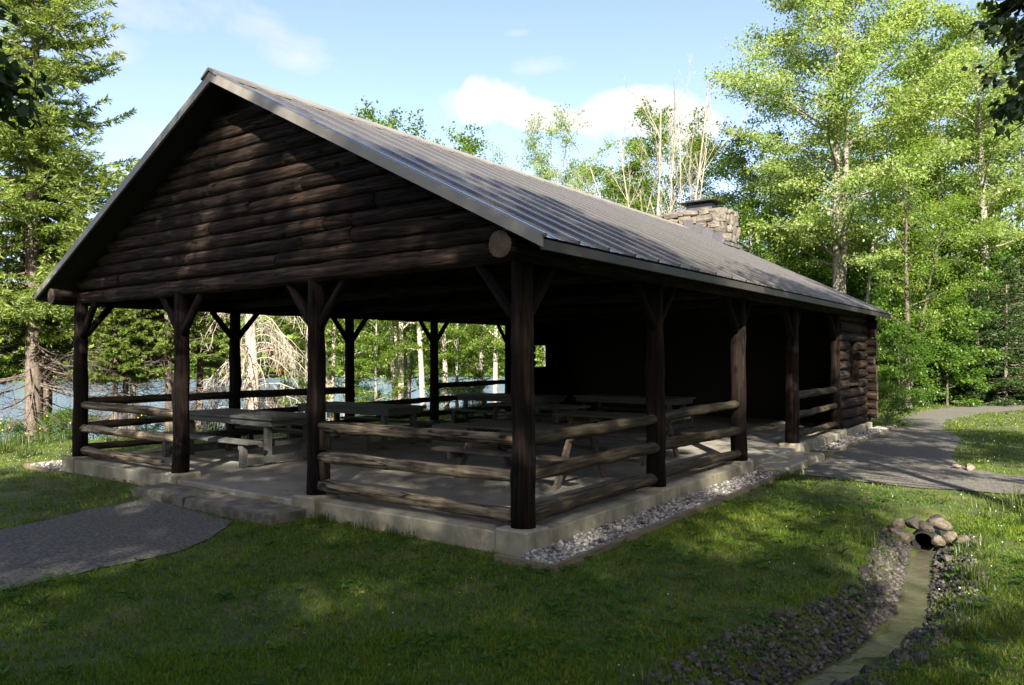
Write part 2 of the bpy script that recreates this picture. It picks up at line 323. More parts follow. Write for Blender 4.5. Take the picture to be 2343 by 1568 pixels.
def tube(P, r, sides=6, cap=True):
    P = np.asarray(P, float); r = np.asarray(r, float); n = len(P)
    T = np.gradient(P, axis=0); T /= np.linalg.norm(T, axis=1)[:, None]+1e-9
    _, e1, _ = frame_of(T[0]); V = []
    a = np.arange(sides)*2*np.pi/sides
    for i in range(n):
        e1 = e1-T[i]*(e1@T[i]); e1 /= np.linalg.norm(e1)+1e-9; e2 = np.cross(T[i], e1)
        V.append(P[i]+r[i]*(np.cos(a)[:, None]*e1+np.sin(a)[:, None]*e2))
    V = np.concatenate(V); i, j = np.meshgrid(np.arange(n-1), np.arange(sides), indexing='ij'); i = i.ravel(); j = j.ravel(); j1 = (j+1) % sides
    return V, np.stack([i*sides+j, i*sides+j1, (i+1)*sides+j1, (i+1)*sides+j], 1)
class Geo:
    def __init__(s): s.V, s.F, s.n = [], [], 0
    def add(s, V, F): s.V.append(np.asarray(V)); s.F.append(np.asarray(F)+s.n); s.n += len(V)
    def tube(s, P, r, sides=6): s.add(*tube(P, r, sides))
    def mesh(s, name, smooth=True): return mesh_np(name, np.concatenate(s.V), np.concatenate(s.F), None, smooth)
def log_mesh(L, r0, r1, seed, sides=12, rough=.05, bend=.012, knots=0, endmat=True):
    """a log along local Z from 0 to L: uneven radius, slight bend, closed ends"""
    g = np.random.default_rng(seed); n = max(4, int(L/.16)); z = np.linspace(0, L, n)
    a = np.arange(sides)*2*np.pi/sides
    ph = g.uniform(0, 6.28, 6)
    bx = bend*L*.3*np.sin(z/L*3.1+ph[0])+.004*np.sin(z*5+ph[1]); by = bend*L*.3*np.sin(z/L*2.6+ph[2])+.004*np.sin(z*6+ph[3])
    base = r0+(r1-r0)*z/L
    kn = np.interp(np.arange(n), np.arange(0, n+3, 2), g.normal(0, rough*.7, len(np.arange(0, n+3, 2))))
    ang = rough*.7*np.sin(2*a+ph[4])[None, :]+rough*.5*np.sin(3*a[None, :]+ph[5]+z[:, None]*1.3)
    rr = base[:, None]*(1+kn[:, None]+ang+g.normal(0, rough*.25, (n, sides)))
    for _ in range(knots):
        zi, ai = g.uniform(0, L), g.uniform(0, 6.28)
        da = np.angle(np.exp(1j*(a-ai)))[None, :]; rr += base.mean()*.22*np.exp(-((z[:, None]-zi)/.05)**2-(da/.45)**2)
    V = np.stack([bx[:, None]+rr*np.cos(a), by[:, None]+rr*np.sin(a), np.repeat(z[:, None], sides, 1)], 2).reshape(-1, 3)
    F = [(i*sides+j, i*sides+(j+1) % sides, (i+1)*sides+(j+1) % sides, (i+1)*sides+j) for i in range(n-1) for j in range(sides)]
    V = list(map(tuple, V)); c0 = len(V); V += [(bx[0], by[0], -.006), (bx[-1], by[-1], L+.006)]
    ne = len(F)
    F += [(c0, (j+1) % sides, j) for j in range(sides)]+[(c0+1, (n-1)*sides+j, (n-1)*sides+(j+1) % sides) for j in range(sides)]
    me = mesh_from('log', V, F, True)
    fl = np.ones(len(F), bool); fl[ne:] = False; me.polygons.foreach_set('use_smooth', fl)
    return me, ne
def log(name, A, B, r0, r1, mat, parent, seed, endm=None, **k):
    A, B = np.array(A, float), np.array(B, float); L = np.linalg.norm(B-A)
    me, ne = log_mesh(L, r0, r1, seed, **k); me.name = name
    me.materials.append(mat)
    if endm:
        me.materials.append(endm); mi = np.zeros(len(me.polygons), np.int32); mi[ne:] = 1; me.polygons.foreach_set('material_index', mi)
    d, e1, e2 = frame_of(B-A); m4 = Matrix.Identity(4)
    for i in range(3): m4[i][0], m4[i][1], m4[i][2], m4[i][3] = e1[i], np.cross(d, e1)[i], d[i], A[i]
    return obj(name, me, None, parent, mat4=m4)
def smooth01(t): t = np.clip(t, 0, 1); return t*t*(3-2*t)
def vnoise(x, y, s=1.0, seed=0):
    """cheap smooth noise, about -1..1"""
    x = np.asarray(x)*s+seed*1.37; y = np.asarray(y)*s-seed*2.11
    return (np.sin(x*1.3+np.sin(y*.9+1.7))+np.sin(y*1.1+1.3*np.sin(x*.7))+np.sin((x+y)*.83+2.1)+.6*np.sin(2.3*x-1.9*y))/3.6
def stone_mesh(name, seed, sub=1, flat=.6, rough=.28):
    import bmesh
    g = np.random.default_rng(seed); bm = bmesh.new(); bmesh.ops.create_icosphere(bm, subdivisions=sub, radius=.5)
    ph = g.uniform(0, 6.28, 9); sc = np.array([1, g.uniform(.7, .95), flat*g.uniform(.8, 1.15)])
    for v in bm.verts:
        p = np.array(v.co); q = 1+rough*.5*(math.sin(p[0]*5+ph[0])+math.sin(p[1]*5.5+ph[1])+math.sin(p[2]*6+ph[2]))*.6+g.normal(0, rough*.18)
        v.co = Vector(p*q*sc)
    me = bpy.data.meshes.new(name); bm.to_mesh(me); bm.free(); return me

# ------------------------------------------------------------------ terrain
DITCH = np.array([(3.10, 4.1), (3.13, 3.5), (3.22, 2.3), (3.33, 1.4), (3.36, .95), (3.33, .35), (3.27, -.1), (3.18, -.55), (3.08, -.98), (2.95, -1.8), (2.8, -4.0), (3.0, -9.0)])
def dist_poly(x, y, P):
    x = np.asarray(x, float); y = np.asarray(y, float); best = np.full(x.shape, 1e9)
    for (ax, ay), (bx, by) in zip(P[:-1], P[1:]):
        t = np.clip(((x-ax)*(bx-ax)+(y-ay)*(by-ay))/((bx-ax)**2+(by-ay)**2), 0, 1)
        best = np.minimum(best, np.hypot(x-ax-t*(bx-ax), y-ay-t*(by-ay)))
    return best
LAKE_Z = -1.75
def ground(x, y):
    x = np.asarray(x, float); y = np.asarray(y, float)
    h = -.25+.025*vnoise(x, y, .9)+.05*vnoise(x, y, .23, 3)*smooth01((np.hypot(x+4, y-5)-12)/8)
    near = (x > -10.9) & (x < .8) & (y > -.6) & (y < 18)
    h = np.where(near, -.255, h)
    sx = -14.3+.8*vnoise(x*0, y, .25, 5)-smooth01((y-30)/60)*14
    h = h-2.6*smooth01((sx-x)/9)
    # far shore
    r = np.hypot(x+5, y+5); far = smooth01((r-126)/14)*3.0+np.maximum(r-130, 0)*.11
    h = h+np.where(x < -12, far, np.maximum(r-150, 0)*.05)
    d = dist_poly(x, y, DITCH); nearcam = np.clip((y+6.5)/3, 0, 1)
    h = h-(.26*np.exp(-(np.maximum(d-.03+.035*vnoise(x, y, 5.5, 6), 0)/.31)**2)+.02*vnoise(x, y, 9, 2)*np.exp(-(d/.5)**2))*(.35+.65*nearcam)
    h = h+.14*smooth01((x-3.9)/1.6)*smooth01((7-y)/2)
    h = h+.10*smooth01((-2.5-y)/3)*smooth01((d-.5)/1.2)
    h = h+.55*smooth01((y-30)/25)*smooth01((x+8)/10)
    return h
def graded(a, b, lo, hi, step, grow):
    """dense between lo and hi, widening to a and b"""
    c = list(np.arange(lo, hi+1e-6, step)); s = step; v = c[-1]
    while v < b: s *= grow; v += s; c.append(min(v, b))
    s = step; v = c[0]; L = []
    while v > a: s *= grow; v -= s; L.append(max(v, a))
    return np.array(L[::-1]+c)
gx = graded(-420, 420, 2.0, 4.4, .05, 1.07); gy = graded(-120, 520, -3, 4.2, .07, 1.06)
GX, GY = np.meshgrid(gx, gy, indexing='ij'); GZ = ground(GX, GY)
nx, ny = GX.shape; i, j = np.meshgrid(np.arange(nx-1), np.arange(ny-1), indexing='ij'); i = i.ravel(); j = j.ravel()
gm = mesh_np('ground', np.stack([GX.ravel(), GY.ravel(), GZ.ravel()], 1), np.stack([i*ny+j, (i+1)*ny+j, (i+1)*ny+j+1, i*ny+j+1], 1), None, True)
tag(obj('ground', gm, soil), kind='structure')

def strip(name, Lp, Rp, n, m, dz, mat, wob=.05, seed=0):
    """a draped sheet between two polylines"""
    def res(P, n):
        P = np.array(P, float); s = np.concatenate([[0], np.cumsum(np.hypot(*np.diff(P, axis=0).T))]); t = np.linspace(0, s[-1], n)
        return np.stack([np.interp(t, s, P[:, 0]), np.interp(t, s, P[:, 1])], 1)
    A, B = res(Lp, n), res(Rp, n); g = np.random.default_rng(seed)
    A = A+wob*np.stack([vnoise(A[:, 0]*3, A[:, 1]*3, 1.5, seed), vnoise(A[:, 0]*3, A[:, 1]*3, 1.5, seed+4)], 1)
    B = B+wob*np.stack([vnoise(B[:, 0]*3, B[:, 1]*3, 1.5, seed+2), vnoise(B[:, 0]*3, B[:, 1]*3, 1.5, seed+7)], 1)
    t = np.linspace(0, 1, m); P = A[:, None]*(1-t)[None, :, None]+B[:, None]*t[None, :, None]
    z = ground(P[..., 0], P[..., 1])+dz
    V = np.concatenate([P, z[..., None]], 2).reshape(-1, 3); i, j = np.meshgrid(np.arange(n-1), np.arange(m-1), indexing='ij'); i = i.ravel(); j = j.ravel()
    me = mesh_np(name, V, np.stack([i*m+j, (i+1)*m+j, (i+1)*m+j+1, i*m+j+1], 1), None, True)
    return tag(obj(name, me, mat), kind='structure'), np.concatenate([A, B[::-1]])
PATHS = []
# front path to the stone step
o, pl = strip('path', [(-5.9, -.75), (-5.7, -1.6), (-5.45, -2.8), (-5.3, -5), (-5.2, -11)], [(-3.75, -.85), (-3.2, -1.35), (-2.85, -2.2), (-2.75, -3), (-2.55, -5), (-2.3, -11)], 90, 14, .012, path_m, .09, 1); PATHS.append(pl)
# side path: along the building, past its end and away to the right
o, pl = strip('path', [(.67, 6.55), (.68, 8), (.62, 10), (.58, 14), (.58, 17.6), (.2, 20), (.0, 23), (.6, 26.5), (2.4, 31.5), (6.5, 37), (14, 42)],
              [(4.2, 7.0), (3.5, 8.3), (2.75, 9.7), (2.55, 11), (2.35, 14.5), (1.55, 17.6), (1.35, 20.5), (2.0, 24.2), (3.6, 28.4), (8, 33.6), (15.5, 38.5)], 150, 16, .012, path_m, .07, 2); PATHS.append(pl)
o, pl = strip('path', [(.69, 6.56), (1.6, 6.45), (2.7, 6.35), (3.8, 6.6), (5, 7.0), (8, 7.8), (14, 9)], [(2.6, 9.2), (2.75, 9.3), (3.1, 9.1), (3.7, 8.7), (5, 8.9), (8, 9.9), (14, 11.4)], 80, 10, .017, path_m, .06, 3); PATHS.append(pl)
def inside(x, y, P):
    c = np.zeros(x.shape, bool); n = len(P)
    for k in range(n):
        x1, y1 = P[k]; x2, y2 = P[(k+1) % n]
        cond = ((y1 > y) != (y2 > y)); xi = (x2-x1)*(y-y1)/((y2-y1) if y2 != y1 else 1e-9)+x1
        c ^= cond & (x < xi)
    return c
# lake
lk = [(-15, -60), (-16, -20), (-17.5, 0), (-17.5, 25), (-22, 60), (-30, 110), (-40, 190), (-110, 190), (-230, 110), (-230, -60)]
tag(obj('lake', mesh_from('lake', [(x, y, LAKE_Z) for x, y in lk], [tuple(range(len(lk)))], False), lake_m), kind='structure')
# ditch stream
ctr = np.array([(3.12, 3.6), (3.14, 3.2), (3.22, 2.3), (3.33, 1.4), (3.36, .95), (3.33, .35), (3.27, -.1), (3.18, -.55), (3.08, -.98), (3.02, -1.35), (2.95, -1.8), (2.8, -4.0)])
wid = np.array([.12, .3, .4, .45, .45, .45, .45, .45, .45, .45, .45, .45])
Vw, Fw = [], []
tt = np.linspace(0, len(ctr)-1, 70)
for k, t in enumerate(tt):
    x = np.interp(t, range(len(ctr)), ctr[:, 0]); y = np.interp(t, range(len(ctr)), ctr[:, 1]); w = np.interp(t, range(len(ctr)), wid)
    Vw += [(x-w, y, -.494-.001*t), (x+w, y, -.494-.001*t)]
    if k: Fw.append((2*k-2, 2*k-1, 2*k+1, 2*k))
tag(obj('ditch_stream', mesh_from('stream', Vw, Fw), ditch_w), kind='structure')

# ------------------------------------------------------------------ the pavilion
X1, X2, X3 = -3.203, -6.317, -9.544
YS = [0, 3.058, 6.183, 9.199, 12.607]
HB = 2.695                       # underside of the beams
SLAB = -.075
RIDGE_X = X3/2; RIDGE_Z = 5.60; EAVE_X = .579; SL = .5057; YF, YB = -.51, 16.2
pav = empty('log_pavilion', (0, 0, 0), 'open dark log picnic pavilion with brown ribbed metal roof and log railings', 'pavilion')
def roof_z(x): return RIDGE_Z-SL*abs(x-RIDGE_X)     # top of the sheathing line
# slab, curbs, pedestals
box('floor_slab', (X3-.14, .14, -.16, 15.75, -.45, SLAB), slab_m, pav, .012)
def curb(x0, x1, y0, y1, s): box('foundation_curb', (x0, x1, y0, y1, -.5, -.042), concrete, pav, .012, s, .006)
curb(X1+.2, -.2, -.19, .10, 1); curb(X3+.2, X2-.2, -.19, .10, 2)
curb(-.10, .19, .2, YS[1]-.2, 3); curb(-.10, .19, YS[1]+.2, YS[2]-.2, 4); curb(-.10, .19, YS[3]+.2, YS[4]-.2, 5)
curb(X3-.19, X3+.10, .2, YS[4]-.2, 7)
curb(-.10, .17, YS[4]+.2, 15.75, 6)
box('foundation_curb', (X2+.22, X1-.22, -.175, -.15, -.5, -.08), concrete, pav, .01)
box('entrance_apron', (.14, .66, YS[2]+.25, YS[3]-.2, -.4, -.13), concrete, pav, .03)
def pedestal(x, y, s): box('pedestal', (x-.205, x+.205, y-.215, y+.205, -.52, 0), concrete, pav, .02, s, .02)
def brace(post, x, y, dx, dy, s, z0=2.06):
    log('brace', (x+dx*.04, y+dy*.04, z0), (x+dx*.62, y+dy*.62, HB+.04), .062, .055, post_log, post, s, sides=9, rough=.04)
def post(x, y, s, br, r=.112, ped=True):
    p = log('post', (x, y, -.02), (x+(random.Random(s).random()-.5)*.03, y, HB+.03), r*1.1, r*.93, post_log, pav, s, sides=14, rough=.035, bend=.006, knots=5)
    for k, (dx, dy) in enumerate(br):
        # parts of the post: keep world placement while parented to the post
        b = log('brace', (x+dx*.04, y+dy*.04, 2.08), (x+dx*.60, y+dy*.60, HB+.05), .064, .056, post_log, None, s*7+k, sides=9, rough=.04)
        b.parent = p; b.matrix_parent_inverse = p.matrix_world.inverted()
    if ped: pedestal(x, y, s)
    return p
XM, XP, YM, YP = (-1, 0), (1, 0), (0, -1), (0, 1)
post(0, 0, 11, [XM, YP], .118); post(X1, 0, 12, [XM, XP]); post(X2, 0, 13, [XM, XP]); post(X3, 0, 14, [XP, YP])
for k, y in enumerate(YS[1:4]): post(0, y, 21+k, [YM, YP], .12); post(X3, y, 31+k, [YM, YP])
post(0, YS[4], 25, [YM], .11); post(X3, YS[4], 35, [YM], .12)
# beams
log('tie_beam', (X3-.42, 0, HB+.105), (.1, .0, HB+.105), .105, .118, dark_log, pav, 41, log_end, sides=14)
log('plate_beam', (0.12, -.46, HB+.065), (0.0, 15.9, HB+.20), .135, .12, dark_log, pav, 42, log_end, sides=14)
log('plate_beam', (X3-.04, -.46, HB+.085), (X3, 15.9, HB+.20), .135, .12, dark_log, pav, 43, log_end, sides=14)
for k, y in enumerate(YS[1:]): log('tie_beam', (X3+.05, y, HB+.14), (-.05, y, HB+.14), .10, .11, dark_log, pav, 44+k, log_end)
log('purlin', (X3*.25, .1, roof_z(X3*.25)-.26), (X3*.25, 15.9, roof_z(X3*.25)-.26), .09, .09, dark_log, pav, 51)
log('purlin', (X3*.75, .1, roof_z(X3*.75)-.26), (X3*.75, 15.9, roof_z(X3*.75)-.26), .09, .09, dark_log, pav, 52)
log('ridge_pole', (RIDGE_X, .1, RIDGE_Z-.30), (RIDGE_X, 14.8, RIDGE_Z-.30), .10, .10, dark_log, pav, 53)
for k, y in enumerate(np.arange(.8, 15.6, 1.05)):     # rafters
    for sx in (-1, 1):
        log('rafter', (RIDGE_X+sx*.05, y, RIDGE_Z-.17), (RIDGE_X+sx*5.1, y, roof_z(RIDGE_X+5.1)-.17), .06, .055, post_log, pav, 300+k*2+(sx > 0), sides=7)
# front gable wall: courses of logs
def gable(yw, parent, seed0, splits=True):
    z = HB+.30; k = 0; out = []
    rg = random.Random(seed0)
    while z < RIDGE_Z-.42:
        half = (RIDGE_Z-.16-z)/SL-.02; d = .198 if k else .205
        x0, x1 = RIDGE_X-half, RIDGE_X+half
        cuts = [x0]
        if splits and half > 1.6: cuts.append(RIDGE_X+rg.uniform(-.45, .55)*half)
        if splits and half > 3.6: cuts.append(RIDGE_X+rg.uniform(.5, .75)*half*rg.choice((-1, 1)))
        cuts = sorted(cuts)+[x1]
        for a, b in zip(cuts[:-1], cuts[1:]):
            if b-a < .5: continue
            r = .103*rg.uniform(.97, 1.05)
            log('log', (a+.004, yw+rg.uniform(-.008, .008), z), (b-.004, yw+rg.uniform(-.008, .008), z+rg.uniform(-.006, .006)), r, r*rg.uniform(.95, 1.05), dark_log, parent, seed0*100+k*5+len(out), sides=12, rough=.03, bend=.004, knots=int((b-a)*.9))
        z += d-.008; k += 1
bk = [(RIDGE_X-4.9, 0.03, HB+.2), (RIDGE_X+4.9, 0.03, HB+.2), (RIDGE_X, .03, RIDGE_Z-.2), (RIDGE_X-4.9, 0.07, HB+.2), (RIDGE_X+4.9, 0.07, HB+.2), (RIDGE_X, .07, RIDGE_Z-.2)]
gw = obj('gable_wall', mesh_from('gable_wall', bk, [(0, 1, 2), (5, 4, 3), (0, 3, 4, 1), (1, 4, 5, 2), (2, 5, 3, 0)], False), deck_m, pav)
gable(0.0, gw, 5)
# back end: wall of logs (inside is dark), same courses
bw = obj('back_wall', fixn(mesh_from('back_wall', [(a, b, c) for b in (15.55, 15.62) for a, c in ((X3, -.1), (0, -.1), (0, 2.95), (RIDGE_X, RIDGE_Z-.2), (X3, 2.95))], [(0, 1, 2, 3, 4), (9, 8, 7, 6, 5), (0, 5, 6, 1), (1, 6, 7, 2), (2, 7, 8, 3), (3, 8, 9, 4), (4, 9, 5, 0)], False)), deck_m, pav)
# cabin end, right side wall: notched logs with a small window
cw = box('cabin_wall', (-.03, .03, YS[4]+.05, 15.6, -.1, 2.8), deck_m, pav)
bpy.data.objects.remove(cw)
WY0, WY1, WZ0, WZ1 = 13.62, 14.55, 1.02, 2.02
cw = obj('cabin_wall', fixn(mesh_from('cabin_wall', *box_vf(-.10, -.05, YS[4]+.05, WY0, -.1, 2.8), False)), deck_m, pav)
z = .07; k = 0
rg = random.Random(77)
while z < HB+.05:
    segs = [(YS[4]+.02, 15.92)]
    if WZ0-.02 < z < WZ1+.02: segs = [(YS[4]+.02, WY0), (WY1, 15.92)]
    for a, b in segs:
        r = .128*rg.uniform(.95, 1.06)
        log('log', (0, a, z), (rg.uniform(-.01, .01), b+rg.uniform(-.05, .05), z), r, r*.97, dark_log, cw, 700+k, None, sides=12, rough=.05, knots=2); k += 1
    # crossing end log of the back wall
    log('log', (-1.2, 15.62, z+.118), (.30+rg.uniform(-.04, .05), 15.62, z+.118), .122, .122, dark_log, bw, 760+k, log_end, sides=12, rough=.05)
    z += .236
wf = box('window', (-.13, -.09, WY0, WY1, WZ0, WZ1), black_m, cw)  # black panel painted in for the unlit inside of the opening
box('frame', (-.14, -.04, WY0, WY0+.06, WZ0, WZ1), post_log, wf); box('frame', (-.14, -.04, WY1-.06, WY1, WZ0, WZ1), post_log, wf)
box('sill', (-.14, .12, WY0-.02, WY1+.02, WZ0-.04, WZ0+.015), rail_dark, wf)
# far side wall beyond the last open bay, with a see-through window
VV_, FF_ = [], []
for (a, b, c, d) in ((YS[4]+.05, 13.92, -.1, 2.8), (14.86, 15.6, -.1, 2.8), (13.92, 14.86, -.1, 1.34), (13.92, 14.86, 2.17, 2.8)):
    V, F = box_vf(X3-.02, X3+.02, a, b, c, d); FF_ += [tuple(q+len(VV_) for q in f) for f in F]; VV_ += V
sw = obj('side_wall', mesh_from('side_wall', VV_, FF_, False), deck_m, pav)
z = .07; k = 0
while z < HB+.05:
    segs = [(YS[4]+.02, 15.92)]
    if 1.36 < z < 2.14: segs = [(YS[4]+.02, 13.92), (14.86, 15.92)]
    for a, b in segs:
        log('log', (X3, a, z), (X3, b, z), .125, .122, dark_log, sw, 800+k, log_end, sides=10, rough=.04); k += 1
    z += .236
box('frame', (X3-.11, X3+.11, 14.80, 14.86, 1.37, 2.13), post_log, sw); box('sill', (X3-.13, X3+.13, 13.9, 14.88, 1.33, 1.38), post_log, sw); box('frame', (X3-.12, X3+.12, 13.9, 14.88, 2.13, 2.19), post_log, sw)
# railings
def rails(A, B, hs, s, mat=rail_log, off=(0, 0), rr=.074):
    A, B = np.array(A, float), np.array(B, float); d = (B-A)/np.linalg.norm(B-A)
    for k, h in enumerate(hs):
        rg = random.Random(s*10+k); a, b = A+d*.05, B-d*.05
        r = rr*rg.uniform(.9, 1.12)
        log('rail', (a[0]+off[0], a[1]+off[1], h+rg.uniform(-.015, .015)), (b[0]+off[0], b[1]+off[1], h+rg.uniform(-.02, .02)), r, r*rg.uniform(.88, 1.05), mat, pav, s*10+k, log_end, sides=12, rough=.075, bend=.012, knots=7)
rails((X1, 0), (0, 0), (.11, .50, .87), 101, off=(0, .02)); rails((X3, 0), (X2, 0), (.11, .50, .87), 102, off=(0, .02))
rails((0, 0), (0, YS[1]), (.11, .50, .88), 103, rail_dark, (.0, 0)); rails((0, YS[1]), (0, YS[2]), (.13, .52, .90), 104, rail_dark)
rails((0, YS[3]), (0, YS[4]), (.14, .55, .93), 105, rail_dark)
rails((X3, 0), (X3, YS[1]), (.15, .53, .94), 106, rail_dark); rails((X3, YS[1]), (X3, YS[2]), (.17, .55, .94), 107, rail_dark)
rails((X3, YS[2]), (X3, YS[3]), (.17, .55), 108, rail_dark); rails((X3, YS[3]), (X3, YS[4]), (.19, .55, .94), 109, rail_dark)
for (x, y, h) in ((X1+.13, .0, .30), (X1+.13, .0, .69)):    # spacer blocks beside the post
    log('rail_spacer', (x+.01, y+.02, h-.13), (x, y+.02, h+.13), .07, .068, rail_dark, pav, int(h*100), sides=10)
# roof
PIT = math.atan(SL); run = EAVE_X-RIDGE_X; SLEN = run/math.cos(PIT)
roof = obj('roof', fixn(mesh_from('roof', [(RIDGE_X, y, RIDGE_Z-.07) if c == 1 else (RIDGE_X, y, RIDGE_Z-.115) if c == 4 else (RIDGE_X+s*(run-.03), y, roof_z(EAVE_X)-.055-t) for y in (YF+.03, YB-.03) for c, s, t in ((0, -1, 0), (1, 0, 0), (2, 1, 0), (3, 1, .045), (4, 0, 0), (5, -1, .045))],
      [(0, 1, 4, 5), (1, 2, 3, 4), (6, 11, 10, 7), (7, 10, 9, 8), (0, 6, 7, 1), (1, 7, 8, 2), (3, 9, 10, 4), (4, 10, 11, 5), (2, 8, 9, 3), (0, 5, 11, 6)], False)), deck_m, pav)
PW = .587; npan = int(round((YB-YF)/PW)); PW = (YB-YF)/npan
prof = [(0, 0), (0, .028), (.012, .040), (.052, .040), (.068, .004), (.225, .004), (.235, .011), (.255, .011), (.265, .004), (.395, .004), (.405, .011), (.425, .011), (.435, .004), (PW-.004, .004)]
nseg = 6
Vp, Fp = [], []
for a in range(nseg+1):
    t = a/nseg*(SLEN+.015)
    for (py, pz) in prof: Vp.append((t, py, pz))
    k = len(prof)
    if a: Fp += [((a-1)*k+b, a*k+b, a*k+b+1, (a-1)*k+b+1) for b in range(k-1)]
k = len(prof); e = nseg*k
# closed eave end of the rib
Fp.append((e, e+1, e+2, e+3, e+4))
pm = mesh_from('roof_panel', Vp, Fp, False); pm.materials.append(metal)
for q in range(npan):
    for s in (1, -1):
        y = YF+q*PW if s > 0 else YF+(q+1)*PW
        m4 = Matrix.Translation((RIDGE_X, y, RIDGE_Z-.062)) @ (Matrix.Rotation(0 if s > 0 else math.pi, 4, 'Z')) @ Matrix.Rotation(PIT, 4, 'Y')
        obj('roof_panel', pm, None, roof, mat4=m4)
# ridge cap
rc = []
for y in (YF-.04, YB+.03):
    rc += [(RIDGE_X-.17, y, RIDGE_Z-.062-.17*SL+.045), (RIDGE_X, y, RIDGE_Z+.008), (RIDGE_X+.17, y, RIDGE_Z-.062-.17*SL+.045), (RIDGE_X+.17, y, RIDGE_Z-.062-.17*SL+.015), (RIDGE_X, y, RIDGE_Z-.03), (RIDGE_X-.17, y, RIDGE_Z-.062-.17*SL+.015)]
obj('ridge_cap', fixn(mesh_from('ridge_cap', rc, [(0, 1, 4, 5), (1, 2, 3, 4), (6, 11, 10, 7), (7, 10, 9, 8), (0, 6, 7, 1), (1, 7, 8, 2), (2, 8, 9, 3), (3, 9, 10, 4), (4, 10, 11, 5), (5, 11, 6, 0)], False)), trim, roof)
def rake(y0, y1, s):
    z0, z1 = RIDGE_Z-.045, roof_z(EAVE_X)-.045
    top = [(RIDGE_X, z0), (RIDGE_X+s*(run+.01), z1), (RIDGE_X+s*(run+.01), z1-.115), (RIDGE_X, z0-.13)]
    V = [(x, y, z) for y in (y0, y1) for x, z in top]
    obj('rake_trim', fixn(mesh_from('rake_trim', V, [(0, 1, 2, 3), (7, 6, 5, 4), (0, 4, 5, 1), (1, 5, 6, 2), (2, 6, 7, 3), (3, 7, 4, 0)], False)), trim, roof)
for s in (-1, 1): rake(YF-.015, YF+.02, s); rake(YB-.02, YB+.015, s)
box('fascia', (EAVE_X-.03, EAVE_X+.006, YF+.022, YB-.022, roof_z(EAVE_X)-.185, roof_z(EAVE_X)-.085), fascia_m, roof, .004)
xl = 2*RIDGE_X-EAVE_X
box('fascia', (xl-.006, xl+.03, YF+.022, YB-.022, roof_z(EAVE_X)-.185, roof_z(EAVE_X)-.085), fascia_m, roof, .004)
# chimney
CX0, CX1, CY0, CY1, CZ = -5.95, -3.58, 14.92, 16.05, 6.02
ch = box('chimney', (CX0+.05, CX1-.05, CY0+.05, CY1-.05, 3.6, CZ-.03), mortar, pav, .05)
smesh = []
def squarish(seed):
    import bmesh
    g = np.random.default_rng(seed); bm = bmesh.new(); bmesh.ops.create_cube(bm, size=1); bmesh.ops.subdivide_edges(bm, edges=bm.edges, cuts=2, use_grid_fill=True)
    ph = g.uniform(0, 6.28, 6)
    for v in bm.verts:
        p = np.array(v.co); q = p/np.linalg.norm(p)*.62; p = p*.60+q*.40
        p = p*(1+.10*math.sin(4*p[0]+ph[0])+.10*math.sin(4*p[1]+ph[1])+.08*math.sin(5*p[2]+ph[2]))+g.normal(0, .022, 3); v.co = Vector(p)
    me = bpy.data.meshes.new('stone'); bm.to_mesh(me); bm.free(); me.materials.append(chim_m)
    return me
SQ = [squarish(s) for s in range(8)]
rg = random.Random(4)
def lay(face):
    horiz = (CX0, CX1) if face in 'fb' else (CY0, CY1)
    z = 4.15 if face in 'fb' else 4.5
    while z < CZ-.05:
        h = rg.uniform(.13, .30); h = min(h, max(CZ-z, .12)); u = horiz[0]-.03
        while u < horiz[1]-.06:
            w = rg.uniform(.13, .48); w = min(w, horiz[1]+.04-u); c = u+w/2; zz = z+h/2+rg.uniform(-.03, .03)
            p = {'f': (c, CY0+.07, zz), 'b': (c, CY1-.07, zz), 'r': (CX1-.07, c, zz), 'l': (CX0+.07, c, zz)}[face]
            top = roof_z(p[0])
            if zz > top-.25:
                dp = rg.uniform(.22, .32); s = (w*.95, dp, h*.97) if face in 'fb' else (dp, w*.95, h*.97)
                o = obj('stone', rg.choice(SQ), None, ch, loc=p, rot=(rg.uniform(-.12, .12), rg.uniform(-.12, .12), rg.uniform(-.1, .1))); o.scale = s
            u += w
        z += h
for f in 'frbl': lay(f)
capb = box('flue', (-4.82, -4.02, 15.2, 15.75, CZ-.05, CZ+.22), lead_m, ch, .01)
V = [(-5.0, 15.02, CZ+.27), (-3.84, 15.02, CZ+.27), (-3.84, 15.93, CZ+.27), (-5.0, 15.93, CZ+.27), (-4.75, 15.3, CZ+.37), (-4.09, 15.3, CZ+.37), (-4.09, 15.65, CZ+.37), (-4.75, 15.65, CZ+.37)]
obj('chimney_cap', fixn(mesh_from('chimney_cap', V, [(0, 1, 2, 3), (4, 5, 6, 7), (0, 1, 5, 4), (1, 2, 6, 5), (2, 3, 7, 6), (3, 0, 4, 7)], False)), black_m, ch)
for x in (-4.78, -4.06):
    for y in (15.25, 15.7): box('cap_leg', (x-.02, x+.02, y-.02, y+.02, CZ+.1, CZ+.28), black_m, capb)
for k, x in enumerate((-4.72, -4.42, -4.13, -3.84)):    # stepped flashing on the near face, then along the side
    box('flashing', (x, x+.29, CY0-.115-.004*k, CY0-.10, roof_z(x+.29)-.06, roof_z(x)+.15), lead_m, ch, .004, k, .008)
for k, y in enumerate(np.arange(CY0-.1, CY1, .3)):
    box('flashing', (CX1+.06, CX1+.075+.003*(k % 2), y, y+.295, roof_z(CX1)-.14, roof_z(CX1)+.05), lead_m, ch, .004, k, .008)
me = mesh_from('flashing', [(CX1+.05, CY0-.22, roof_z(CX1+.05)+.012), (CX1+.26, CY0-.22, roof_z(CX1+.26)+.012), (CX1+.26, CY1+.06, roof_z(CX1+.26)+.012), (CX1+.05, CY1+.06, roof_z(CX1+.05)+.012)], [(0, 1, 2, 3)], False)
